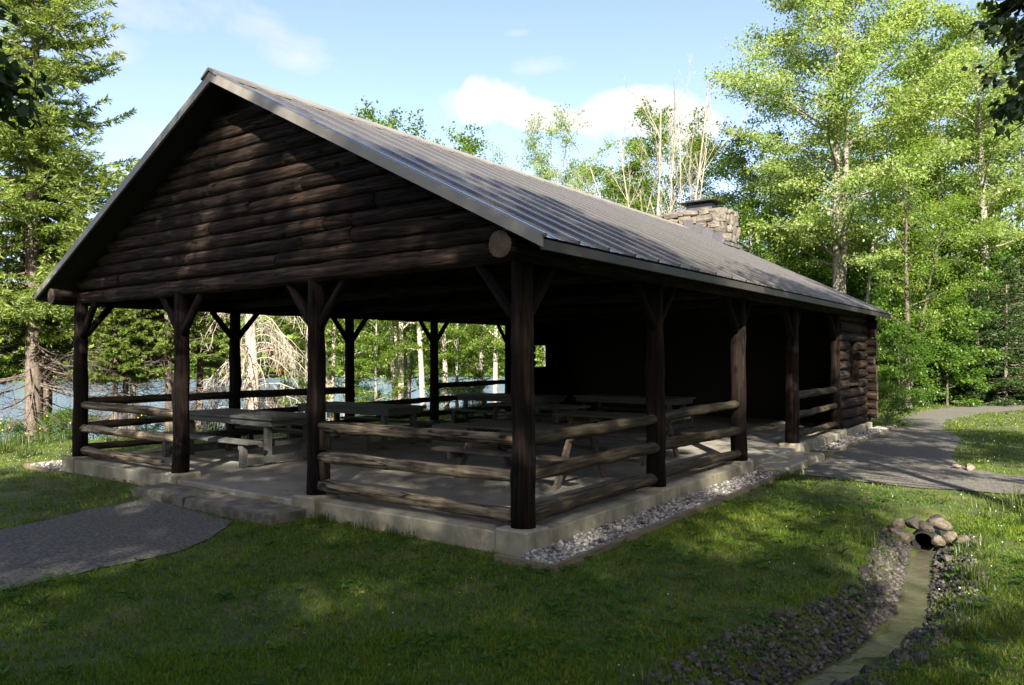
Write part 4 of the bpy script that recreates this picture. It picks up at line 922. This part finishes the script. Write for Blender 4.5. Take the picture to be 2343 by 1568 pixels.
# bleached many-stemmed dead tree
def dead_multi(g):
    G = Geo()
    def grow(p, d, L, r, lev):
        Q = wander(p, d, L, 7, g, .11 if lev == 0 else .22, .05); G.tube(Q, np.linspace(r, r*.35, 8), 6 if lev == 0 else 4 if lev == 1 else 3)
        if lev < 3:
            n = (12, 7, 4)[lev]
            for k in range(n):
                q = .22+.76*(k+g.random())/n; i = min(int(q*7), 6); t0 = Q[i]; dd = Q[i+1]-Q[i]; dd = dd/np.linalg.norm(dd)+g.normal(0, .42, 3); dd[2] = abs(dd[2])*.9+.35
                grow(t0, dd, L*g.uniform(.22, .42)*(1.15-q*.6), max(r*.30, .006), lev+1)
    for (dx, dy, L, r) in ((-.26, .1, 10.5, .055), (-.05, .0, 12.6, .07), (.035, .05, 13.2, .068), (.10, -.05, 12.8, .065), (.25, .1, 11.0, .052), (-.15, .1, 11.6, .056), (.18, -.1, 12.0, .056)): grow(np.array([dx*2.2, dy*2, 0]), np.array([dx*.55, dy*.6, 1.0]), L, r, 0)
    return [G.mesh('dead_stems')]
x, y = spot(1512, 31); plant_tree('dead_tree', x, y, dead_multi(rng(31)), (bark_snag,), 'bleached leafless dead tree with many upright stems behind the chimney', rz=YAW)
# ---- right: the big poplars and the woods
big = broadleaf('big_poplar', 19.5, .23, 5.5, 5.0, 88000, .14, rng(41), stems=[(.5, .3, 19.5, .23), (.9, .0, 18.0, .20)], shape='round', nbr=90, twigs=7, spray=.30)
x, y = spot(1915, 32); plant_tree('poplar_tree', x, y, big, (bark_grey, maple_y), 'tallest pale green poplar with twin grey trunks right of the chimney', group='tall trees on the right', rz=YAW, s=1.0)
big2 = broadleaf('poplar', 17, .20, 5, 3.8, 38000, .15, rng(42), shape='round', nbr=44, twigs=6)
for u, d, s, m, lab, me in ((2255, 33, .98, maple_y, 'tall poplar with a pale patchy trunk near the right edge', big2), (2150, 40, 1.05, maple_m, 'leafy tree between the tallest poplar and the right-edge poplar', big2), (2075, 29, .70, maple_m, 'young maple with a forked trunk standing at the path bend', None), (1760, 40, .90, maple_m, 'round green tree immediately right of the chimney', bt1), (1845, 44, 1.05, maple_m, 'green tree behind the left side of the tallest poplar', bt3), (2010, 46, 1.1, maple_m, 'green tree behind the right side of the tallest poplar', bt1), (2330, 38, 1.05, maple_m, 'green tree cut off by the right edge of the photo', bt1), (1720, 33, .72, maple_m, 'lower bright green tree beside the chimney', bt3)):
    if me is None: me = broadleaf('forked_maple', 13, .16, 3.4, 3.6, 17000, .13, rng(43), stems=[(.2, 0, 13, .16), (2.4, .4, 10.5, .10)], shape='vase', nbr=38, twigs=6, horizontal=.8)
    x, y = spot(u, d); plant_tree('poplar_tree' if 'poplar' in lab else 'maple_tree' if 'maple' in lab else 'leafy_tree', x, y, me, (bark_grey if 'forked' not in lab else bark_dark, m), lab, group='tall trees on the right', rz=u*.013 if 'forked' not in lab else YAW, s=s)
x, y = spot(1965, 31)
st_ = Geo(); st_.tube([(0, 0, 0), (.25, .1, 2.5), (.55, .2, 5.2), (.8, .3, 7.2)], [.10, .085, .07, .05], 8)
for k in range(9): st_.tube([(.1*k, .04*k, .8*k), (.1*k+.5*math.cos(k*2.4), .04*k+.5*math.sin(k*2.4), .8*k+.5)], [.02, .006], 4)
plant_tree('leaning_snag', x, y, [st_.mesh('snag')], (bark_grey,), 'thin grey leaning dead trunk above the end of the roof', rz=YAW)
# understory along the edge of the woods
un1 = broadleaf('understory', 5.2, .045, .25, 2.0, 11000, .12, rng(51), shape='column', nbr=26, twigs=6, horizontal=.85, flat=.6)
un2 = broadleaf('understory', 3.6, .04, .15, 1.7, 8000, .125, rng(52), shape='round', nbr=22, twigs=6, horizontal=.85, flat=.6)
fir = conifer('fir', 7.0, .09, 2.1, rng(53), base=.15, step=.26, per=7, ntuft=42000, tuft=.11, droop=.12, upturn=.1, twigdens=6)
where = [(2032, 30, un1, .85, 'bright leafy sapling at the back corner of the cabin, left of the forked maple'), (2055, 27.5, un2, .75, 'low bright sapling at the foot of the forked maple'), (2120, 31, un1, 1.0, 'tall green sapling right of the forked maple'), (2165, 30, un2, 1.0, 'broad sapling with a thin pale stem beyond the path'), (2215, 33, un1, 1.1, 'green sapling in front of the pale-trunked poplar'), (2100, 35, un1, 1.25, 'taller sapling in the shade behind the path bend'), (2000, 36, un1, 1.3, 'sapling above the far end of the roof'), (1900, 38, un1, 1.4, 'sapling below the twin poplar trunks'), (1960, 40, un1, 1.5, 'sapling behind the leaning dead trunk'), (1810, 36, un1, 1.25, 'sapling seen over the roof right of the chimney'), (2290, 34, un1, 1.3, 'tall sapling left of the right edge, among the firs'), (2340, 36, un1, 1.4, 'tall sapling cut off by the right edge'), (2180, 38, un1, 1.5, 'tall sapling deep in the woods on the right')]
for k, (u, d, me, s, lab) in enumerate(where):
    x, y = spot(u, d); plant_tree('sapling', x, y, me, (bark_dark, under_m), lab, group='saplings at the edge of the woods', rz=k*1.9, s=s)
for k, (u, d, s, lab) in enumerate(((2235, 31, .72, 'dark fir left of the pair by the right edge'), (2300, 30.5, .85, 'dark fir in front of the woods near the right edge'), (2355, 32, 1.0, 'dark fir cut off by the right edge of the photo'), (2140, 34, .75, 'dark fir in shade between the saplings'), (2030, 34, .9, 'dark fir behind the cabin corner'), (2270, 40, 1.4, 'tall dark fir deeper in the woods on the right'), (2070, 41, 1.35, 'tall dark fir behind the forked maple'), (1940, 43, 1.45, 'tall dark fir below the twin poplar trunks'))):
    x, y = spot(u, d); plant_tree('fir_tree', x, y, fir[:2], (bark_spruce, spruce_d), lab, group='dark firs in the woods', rz=k*1.3, s=s)
# ---- a mass of woods far behind, and the wooded far shore
def mass(name, cx, cy, cz, sx, sy, sz, ntree, per, size, seed, mat, label):
    g = rng(seed); V, T = [], []
    xs = g.uniform(cx-sx, cx+sx, ntree); ys = g.uniform(cy-sy, cy+sy, ntree); hs = g.uniform(.55, 1, ntree)*sz
    b = ground(xs, ys); n = ntree*per; k = np.repeat(np.arange(ntree), per); t = g.random(n)
    rr = (1.9+.7*g.random(ntree))[k]*np.sqrt(np.maximum(.05, 1-(2*t-.75)**2*.6))*np.sqrt(g.random(n)); a = g.uniform(0, 6.28, n)
    P = np.stack([xs[k]+rr*np.cos(a), ys[k]+rr*np.sin(a), b[k]+hs[k]*t], 1)
    D = rdir(g, n); N = rdir(g, n)+np.array([0, 0, .8])+tosun*.5
    VV, F = leaf_quads(P, D, N, g.uniform(.6, 1.3, n)*size, .7, g)
    tint = np.clip(g.normal(.5, .18, ntree)[k]+g.normal(0, .12, n), 0, 1)
    o = obj(name, mesh_np(name, VV, F, np.repeat(tint, 4)), mat); tag(o, label, 'woods', kind='stuff'); return o
mass('distant_woods', 2, 62, 0, 26, 9, 13, 130, 800, .30, 71, maple_m, 'deep green woods filling the background behind the right-hand trees')
mass('distant_woods', -24, 72, 0, 16, 9, 11, 60, 600, .30, 73, maple_m, 'woods showing low behind the roof and dead tree')
def shore(seed):
    g = rng(seed); nt = 420; az = g.uniform(R(28), R(82), nt); rr = 131+g.random(nt)**1.4*70; xs = CAM[0]-rr*np.sin(az)-0; ys = CAM[1]+rr*np.cos(az)
    b = ground(xs, ys); per = 110; k = np.repeat(np.arange(nt), per); n = nt*per; t = g.random(n); hs = g.uniform(6, 11, nt); con = g.random(nt) < .4
    w = np.where(con[k], 2.3*(1-t)+.2, 3.2*np.sqrt(np.maximum(.05, 1-(2*t-.9)**2))); q = w*np.sqrt(g.random(n)); a = g.uniform(0, 6.28, n)
    P = np.stack([xs[k]+q*np.cos(a), ys[k]+q*np.sin(a), b[k]+hs[k]*t], 1)
    VV, F = leaf_quads(P, rdir(g, n), rdir(g, n)+np.array([0, 0, .7])+tosun*.6, g.uniform(.8, 1.7, n), .7, g)
    tint = np.clip((g.normal(.6, .2, nt)-.45*con)[k]+g.normal(0, .1, n), 0, 1)
    tag(obj('distant_woods', mesh_np('far_shore_woods', VV, F, np.repeat(tint, 4)), maple_m), 'hazy green woods on the far shore of the lake', 'woods', kind='stuff')
shore(72)
# ---- shore bushes on the left, shrub at the cabin corner
sh = broadleaf('bush', 1.5, .025, .08, .85, 4200, .075, rng(61), shape='round', nbr=20, twigs=6, horizontal=.5)
for k, (u, d, s, lab) in enumerate(((20, 19.3, 1.0, 'green bush at the left edge below the dark spruce'), (128, 19.5, .95, 'green bush right of the tall spruce trunk'), (158, 19.0, .85, 'green bush against the left corner post'), (215, 20.5, 1.0, 'green bush seen between the front left rails'), (335, 21.5, 1.0, 'green bush under the three thin spruces'), (480, 24, 1.0, 'green bush behind the front table'), (640, 24, 1.0, 'green bush right of the dead spruce foot'), (830, 24.5, 1.0, 'green bush under the leaning birch'), (1080, 25.5, 1.0, 'green bush near the right end of the lake view'), (60, 21, 1.15, 'green bush behind the tall spruce trunk'))):
    x, y = spot(u, d); plant_tree('bush', x, y, sh, (bark_dark, under_m), lab, 'bush', 'bushes along the lake shore', rz=k*1.4, s=s*.62, pn=('stems', 'leaves'))
x, y = 0.35, 16.9; plant_tree('shrub', x, y, sh, (bark_dark, under_m), 'feathery green shrub against the back corner of the cabin', 'bush', rz=.3, s=.72, pn=('stems', 'leaves'))
# ---- trees beside and behind the viewpoint: they overhang the picture and shade the lawn
def overhang(g, branches, H, r0, crown0, Rc, nleaf, lsize):
    tr, cr = broadleaf('shade_tree', H, r0, crown0, Rc, nleaf, lsize, g, shape='round', nbr=44, twigs=6, horizontal=.6)
    G = Geo(); TP, TD, TL = [], [], []
    for (p0, p1) in branches:
        p0, p1 = np.array(p0, float), np.array(p1, float); L = np.linalg.norm(p1-p0); s = np.linspace(0, 1, 9); Q = p0+(p1-p0)*s[:, None]; Q[:, 2] += .12*L*np.sin(s*3.14); Q[1:-1] += g.normal(0, .03, (7, 3)); G.tube(Q, np.linspace(.03, .005, 9), 5)
        for k in range(int(L*9)):
            q = g.uniform(.35, 1); i = min(int(q*8), 7); t0 = Q[i]; dd = (p1-p0)/L+g.normal(0, .6, 3)*np.array([1, 1, .5]); dd /= np.linalg.norm(dd); l = g.uniform(.2, .5); G.tube([t0, t0+dd*l], [.005, .002], 3); TP.append(t0); TD.append(dd); TL.append(l)
    TP, TD, TL = np.array(TP), np.array(TD), np.array(TL); n = len(TP)*30; idx = np.repeat(np.arange(len(TP)), 30)
    P = TP[idx]+TD[idx]*(TL[idx]*g.random(n)*1.1)[:, None]+g.normal(0, .03, (n, 3)); D = TD[idx]*.5+rdir(g, n)*.8; D[:, 2] -= .55
    V, F = leaf_quads(P, D, rdir(g, n)+np.array([0, 0, .5]), g.uniform(.06, .115, n), .62, g)
    return [tr, cr, G.mesh('low_branch'), mesh_np('low_leaves', V, F, np.repeat(g.random(n), 4))]
def low(x, y, br, seed, label, H, crown0, Rc, nleaf, grp):
    me = overhang(rng(seed), br, H, .17, crown0, Rc, nleaf, .13)
    return plant_tree('leafy_tree', x, y, me, (bark_dark, shade_m, bark_dark, shade_m), label, group=grp, pn=('trunk', 'crown', 'low_branch', 'low_leaves'), z=-.3)
def rel(u, v, dist, x, y):
    k = fw+(u-1171)/1744.4*r2-(v-784)/1744.4*u2; p = CAM+k*dist; return (p[0]-x, p[1]-y, p[2]+.3)
tx, ty = 7.6, .6
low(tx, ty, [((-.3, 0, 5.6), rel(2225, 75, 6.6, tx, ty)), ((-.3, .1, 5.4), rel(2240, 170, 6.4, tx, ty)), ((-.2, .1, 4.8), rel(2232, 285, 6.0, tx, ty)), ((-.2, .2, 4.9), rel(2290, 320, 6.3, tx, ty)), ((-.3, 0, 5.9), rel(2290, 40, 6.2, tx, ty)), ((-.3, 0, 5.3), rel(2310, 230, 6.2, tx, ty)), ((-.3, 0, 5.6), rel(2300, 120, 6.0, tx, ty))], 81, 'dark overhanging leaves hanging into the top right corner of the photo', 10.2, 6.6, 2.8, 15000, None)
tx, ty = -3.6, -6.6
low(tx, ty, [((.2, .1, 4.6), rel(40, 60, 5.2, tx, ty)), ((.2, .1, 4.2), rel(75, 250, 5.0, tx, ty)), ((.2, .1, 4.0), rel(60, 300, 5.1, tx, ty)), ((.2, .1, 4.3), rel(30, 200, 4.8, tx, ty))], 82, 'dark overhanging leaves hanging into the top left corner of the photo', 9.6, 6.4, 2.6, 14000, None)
shd = broadleaf('shade_tree', 17, .2, 4.0, 3.5, 20000, .17, rng(91), shape='round', nbr=46, twigs=6, horizontal=.35)
lat = np.array([.8, .6]); alo = np.array([.6, -.8])
for k, (l, a, s) in enumerate(((-7.4, 16.5, .86), (-4.6, 15.5, 1.0), (-1.8, 17.5, 1.0), (.9, 14.8, .95), (3.3, 18.5, .95), (-3, 24, 1.05), (1.2, 25, .95), (12.5, 16, 1.0))):
    p = np.array([0, -1])+lat*l+alo*a
    plant_tree('leafy_tree', p[0], p[1], shd, (bark_grey, under_m), 'tall leafy tree standing behind the photographer and shading the lawn', group='trees behind the photographer', rz=k*2.3, s=s, z=-.3)

plant_tree('leafy_tree', 10.6, 2.6, shd, (bark_grey, under_m), 'tall leafy tree out of the picture to the right that shades the cabin end', rz=1.0, s=1.0, z=-.3)
# ------------------------------------------------------------------ lawn
mass('distant_woods', 22, -32, 0, 34, 8, 12, 90, 380, .55, 76, under_m, 'woods out of the picture behind the photographer')  # unseen woods, added to block low sky light and deepen the shade
mass('distant_woods', 23, 12, 0, 6, 15, 10.5, 50, 420, .5, 75, under_m, 'woods out of the picture to the right of the path')  # unseen woods, added to darken the right eave and the interior
def lawn_mask(x, y, pad=0.0):
    ok = ~((x > X3-.22) & (x < .2) & (y > -.2) & (y < 15.9))
    ok &= ~((x > .1) & (x < .68) & (y > -.46) & (y < 6.76)) & ~((x > .1) & (x < .6) & (y > 9.7) & (y < 17.65)) & ~((x > -.03) & (x < .68) & (y > -.46) & (y < 0))
    ok &= ~((x > -10.8) & (x < X3) & (y > -.45) & (y < 11.5)) & ~((x > -6.4) & (x < -3.05) & (y > -.78) & (y < 0))
    ok &= ~((x > .1) & (x < .68) & (y > 6) & (y < 9.8))
    jx = x+.13*vnoise(x, y, 4.1, 9)+.09*vnoise(x, y, 13, 6); jy = y+.13*vnoise(x, y, 4.3, 5)+.09*vnoise(x, y, 12, 2)
    for P in PATHS: ok &= ~inside(jx, jy, P)
    d = dist_poly(x, y, DITCH); cx = np.interp(y, ctr[::-1, 1], ctr[::-1, 0]); left = x < cx
    lim = np.where(left, .33+.04*smooth01((1.5-y)/2), .27)*(y < 3.7)*(.72+.42*vnoise(x, y, 4.0, 2))
    ok &= d > lim
    ok &= ground(x, y) > LAKE_Z+.15
    return ok
def blades(n, r0, r1, hmin, hmax, w, seed, seg=2, half=1.0):
    g = rng(seed); a = g.uniform(-half, half, n); r = np.sqrt(g.uniform(r0*r0, r1*r1, n))
    base = math.atan2(fw[1], fw[0]); x = CAM[0]+r*np.cos(base+a); y = CAM[1]+r*np.sin(base+a)
    patch = vnoise(x, y, 1.4, 7)*.5+vnoise(x, y, 4.5, 8)*.5
    bare = smooth01((vnoise(x, y, .85, 31)+.35*vnoise(x, y, 3.3, 33)-.62)/.25)
    keep = lawn_mask(x, y) & (g.random(n) < np.clip(.88+.5*patch, .25, 1)*(1-.5*bare)); x, y, r, patch = x[keep], y[keep], r[keep], patch[keep]; n = len(x)
    z = ground(x, y); h = g.uniform(hmin, hmax, n)*(1+.35*patch)*np.where(g.random(n) < .03, 1.9, 1); az = g.uniform(0, 6.28, n); ww = w*g.uniform(.6, 1.3, n)
    s = np.stack([np.cos(az), np.sin(az), np.zeros(n)], 1); ln = g.uniform(.15, .9, n); ld = g.uniform(0, 6.28, n); L = np.stack([np.cos(ld), np.sin(ld), np.zeros(n)], 1)
    P = np.stack([x, y, z-.005], 1); up_ = np.array([0, 0, 1.])
    mid = P+up_*(h*.6)[:, None]+L*(h*ln*.25)[:, None]; tip = P+up_*(h*(1-.35*ln))[:, None]+L*(h*ln*.85)[:, None]
    V = np.empty((n, 5, 3)); V[:, 0] = P-s*ww[:, None]*.5; V[:, 1] = P+s*ww[:, None]*.5; V[:, 2] = mid-s*ww[:, None]*.4; V[:, 3] = mid+s*ww[:, None]*.4; V[:, 4] = tip
    k = np.arange(n)[:, None]*5; F = np.concatenate([k+[0, 1, 3], k+[0, 3, 2], k+[2, 3, 4]])
    if seg == 1: V = V[:, [0, 1, 4]]; F = np.arange(n)[:, None]*3+[0, 1, 2]
    dry = vnoise(x, y, .55, 4)
    t = np.clip(.38+.14*patch+.22*np.clip(dry, 0, 1)+g.normal(0, .17, n)+.32*(g.random(n) < .08), 0, 1)
    return V.reshape(-1, 3), F, np.repeat(t, V.shape[1])
VV, FF, TT, n0 = [], [], [], 0
for args in ((175000, 1.6, 5.5, .022, .055, .0078, 1, 2, 1.05), (200000, 5.5, 11, .022, .055, .016, 2, 1, 1.0), (130000, 11, 24, .03, .07, .024, 3, 1, .95), (70000, 24, 48, .05, .12, .055, 4, 1, .9)):
    V, F, t = blades(*args); VV.append(V); FF.append(F+n0); TT.append(t); n0 += len(V)
tag(obj('lawn_grass', mesh_np('lawn_grass', np.concatenate(VV), np.concatenate(FF), np.concatenate(TT)), grass_m), 'short mown lawn grass around the pavilion', 'grass', kind='stuff')
# tall grass tufts on the ditch banks and by the path
g = rng(5); C = []
for _ in range(34):
    y = g.uniform(-2.2, 3.6); cx = np.interp(y, ctr[::-1, 1], ctr[::-1, 0]); C.append((cx+g.choice((-1, 1), p=(.35, .65))*g.uniform(.35, .8), y, g.uniform(.10, .22)))
for _ in range(26): C.append((g.uniform(3.6, 5.0), g.uniform(4.2, 6.0), g.uniform(.12, .36)))
for _ in range(10): C.append((g.uniform(-2.9, -1.2), -.24+g.uniform(-.1, .0), g.uniform(.1, .2)))
for _ in range(6): C.append((g.uniform(.7, 1.2), g.uniform(6.0, 6.6), g.uniform(.1, .2)))
for _ in range(60): C.append((g.uniform(-15.0, -12.0), g.uniform(-2.5, 9), g.uniform(.2, .45)))
V_, F_, T_, n0 = [], [], [], 0
for (cx, cyy, h) in C:
    n = int(26+60*h); a = g.uniform(0, 6.28, n); rr = np.abs(g.normal(0, .06+.1*h, n)); x = cx+rr*np.cos(a); y = cyy+rr*np.sin(a); z = ground(x, y); hh = h*g.uniform(.5, 1.15, n); ln = g.uniform(.1, .8, n); L = np.stack([np.cos(a+g.normal(0, .6, n)), np.sin(a+g.normal(0, .6, n)), np.zeros(n)], 1); s = np.stack([-L[:, 1], L[:, 0], L[:, 2]], 1); w = (.006+.006*h)*np.ones((n, 1))
    P = np.stack([x, y, z-.01], 1); V = np.empty((n, 5, 3)); mid = P+L*(hh*ln*.25)[:, None]+np.array([0, 0, 1])*(hh*.65)[:, None]; V[:, 0] = P-s*w*.5; V[:, 1] = P+s*w*.5; V[:, 2] = mid-s*w*.4; V[:, 3] = mid+s*w*.4; V[:, 4] = P+L*(hh*ln)[:, None]+np.array([0, 0, 1])*(hh*(1-.3*ln))[:, None]
    k = np.arange(n)[:, None]*5; F_.append(np.concatenate([k+[0, 1, 3], k+[0, 3, 2], k+[2, 3, 4]])+n0); V_.append(V.reshape(-1, 3)); T_.append(np.repeat(g.random(n), 5)); n0 += n*5
tag(obj('tall_grass', mesh_np('tall_grass', np.concatenate(V_), np.concatenate(F_), np.concatenate(T_)), tall_m), 'tufts of taller grass on the ditch banks and lawn edges', 'grass', kind='stuff')
# clover and broad-leaved weeds, white and yellow flower heads
g = rng(9); n = 42000; a = g.uniform(-1, 1, n); r = np.sqrt(g.uniform(4, 200, n)); base = math.atan2(fw[1], fw[0]); x = CAM[0]+r*np.cos(base+a); y = CAM[1]+r*np.sin(base+a)
k = lawn_mask(x, y) & (vnoise(x, y, 1.1, 21)+.5*vnoise(x, y, 3.7, 22) > .36); x, y = x[k], y[k]; n = len(x); z = ground(x, y)+g.uniform(.02, .055, n)
x3 = np.repeat(x, 3); y3 = np.repeat(y, 3); z3 = np.repeat(z, 3); aa = np.repeat(g.uniform(0, 6.28, n), 3)+np.tile([0, 2.09, 4.19], n)
V, F = leaf_quads(np.stack([x3, y3, z3], 1), np.stack([np.cos(aa), np.sin(aa), .15*np.ones(3*n)], 1), np.tile([0, 0, 1.], (3*n, 1))+g.normal(0, .2, (3*n, 3)), np.repeat(g.uniform(.018, .034, n), 3), .95, g)
t = np.repeat(np.clip(g.normal(.5, .2, n), 0, 1), 12)
n2 = 520; x = g.uniform(-3.5, 5, n2); y = g.uniform(-5, 4, n2); kk = lawn_mask(x, y); x, y = x[kk], y[kk]; n2 = len(x); z = ground(x, y)
m_ = 6; aa = np.repeat(g.uniform(0, 6.28, n2), m_)+np.tile(np.arange(m_)*6.28/m_, n2)+g.normal(0, .25, n2*m_); sz = np.repeat(g.uniform(.05, .10, n2), m_)*g.uniform(.6, 1.1, n2*m_)
V2, F2 = leaf_quads(np.stack([np.repeat(x, m_), np.repeat(y, m_), np.repeat(z+.02, m_)], 1), np.stack([np.cos(aa), np.sin(aa), g.uniform(.15, .8, n2*m_)], 1), np.tile([0, 0, 1.], (n2*m_, 1)), sz, .36, g)
tag(obj('clover_and_weeds', mesh_np('clover', np.concatenate([V, V2]), np.concatenate([F, F2+len(V)]), np.concatenate([t, np.repeat(g.random(n2*m_), 4)])), clover_m), 'clover patches and broad-leaved weeds growing in the lawn', 'plants', kind='stuff')
def heads(name, pts, hs, size, mat, label):
    V, F, n0, b = [], [], 0, None
    ico = stone_mesh('head', 3, 1, .9, .1); b = np.array([v.co for v in ico.vertices]); f = np.array([tuple(p.vertices) for p in ico.polygons])
    for (x, y), h, s in zip(pts, hs, size):
        V.append(b*s+[x, y, ground(np.array([x]), np.array([y]))[0]+h]); F.append(f+n0); n0 += len(b)
    tag(obj(name, mesh_np(name, np.concatenate(V), np.concatenate(F), rng(1).random(n0)), mat), label, 'flowers', kind='stuff')
P = np.concatenate([np.stack([g.uniform(2.6, 7, 420), g.uniform(9.5, 24, 420)], 1), np.stack([g.uniform(1.8, 5.2, 55), g.uniform(.5, 6.2, 55)], 1), np.stack([g.uniform(-13.5, -9.9, 420), g.uniform(-2, 8, 420)], 1), np.stack([g.uniform(0, 2.6, 6), g.uniform(-3, 0, 6)], 1)])
P = P[lawn_mask(P[:, 0], P[:, 1])]
heads('clover_flowers', P, g.uniform(.06, .12, len(P)), g.uniform(.011, .019, len(P)), flower_m, 'scattered white clover heads in the grass')
P = np.stack([g.uniform(-15, -12.4, 40), g.uniform(-1.5, 5, 40)], 1)
heads('yellow_wildflowers', P, g.uniform(.3, .65, 40), g.uniform(.03, .055, 40), yellow_m, 'small yellow wildflowers in the tall grass at the left')
P = np.stack([g.uniform(-.3, 1.2, 14), g.uniform(17.8, 20.5, 14)], 1)
heads('white_wildflowers', P, g.uniform(.6, 1.1, 14), g.uniform(.03, .05, 14), flower_m, 'white wildflower heads beside the back corner of the cabin')

# loose stones on the paths
g = rng(15); V_, F_, n0 = [], [], 0
pts = np.concatenate([np.stack([g.uniform(-6.2, -2.2, 2600), g.uniform(-5, -.7, 2600)], 1), np.stack([g.uniform(.6, 4.6, 2600), 6.2+g.random(2600)**1.6*10, ], 1)])
ok = inside(pts[:, 0], pts[:, 1], PATHS[0]) | inside(pts[:, 0], pts[:, 1], PATHS[1]) | inside(pts[:, 0], pts[:, 1], PATHS[2]); pts = pts[ok]
zz = ground(pts[:, 0], pts[:, 1])+.014; b4 = [np.array([v.co for v in m_.vertices]) for m_ in STN]; f4 = [np.array([tuple(p.vertices) for p in m_.polygons]) for m_ in STN]
for q, ((x, y), z) in enumerate(zip(pts, zz)):
    a = g.uniform(0, 6.28); c, s_ = math.cos(a), math.sin(a); P = b4[q % 7]*(g.uniform(.007, .015)*(1 if g.random() < .95 else 1.8)); V_.append(np.stack([P[:, 0]*c-P[:, 1]*s_, P[:, 0]*s_+P[:, 1]*c, P[:, 2]], 1)+[x, y, z]); F_.append(f4[q % 7]+n0); n0 += len(P)
path_s = surf('loose_path_stones', [(.055, .05, .045), (.105, .098, .087), (.18, .168, .15)], 30, (1, 1, 1), .9, 0, detail=1, pos=[.38, .5, .64])
tag(obj('path_gravel', mesh_np('path_gravel', np.concatenate(V_), np.concatenate(F_)), path_s), 'loose small stones lying on the grey gravel paths', 'gravel', kind='stuff')

# fallen leaves and twigs lying about
g = rng(33); n = 520; x = g.uniform(-6.5, 5, n); y = g.uniform(-5, 9, n); ins = (x > X3) & (x < .1) & (y > -.1); k = ~((x > .15) & (x < .7)) & ~((np.abs(x+1.6) < 1.7) & (y < .3) & (y > -.3)) & ~((y < 0) & (y > -.8) & (x < -2.9)) & ((g.random(n) < .25) | ~ins); x, y, ins = x[k], y[k], ins[k]; n = len(x)
z = np.where(ins, SLAB+.006, ground(x, y)+.03); a = g.uniform(0, 6.28, n)
V, F = leaf_quads(np.stack([x, y, z], 1), np.stack([np.cos(a), np.sin(a), g.uniform(-.05, .15, n)], 1), np.tile([0, 0, 1.], (n, 1))+g.normal(0, .25, (n, 3)), g.uniform(.025, .06, n), .6, g)
dead_leaf = leafmat('fallen_leaves', [(.09, .055, .025), (.18, .12, .05), (.26, .19, .08)], .2, .02)
tag(obj('fallen_leaves', mesh_np('fallen_leaves', V, F, np.repeat(g.random(n), 4)), dead_leaf), 'a few dry fallen leaves on the lawn and floor', 'leaves', kind='stuff')
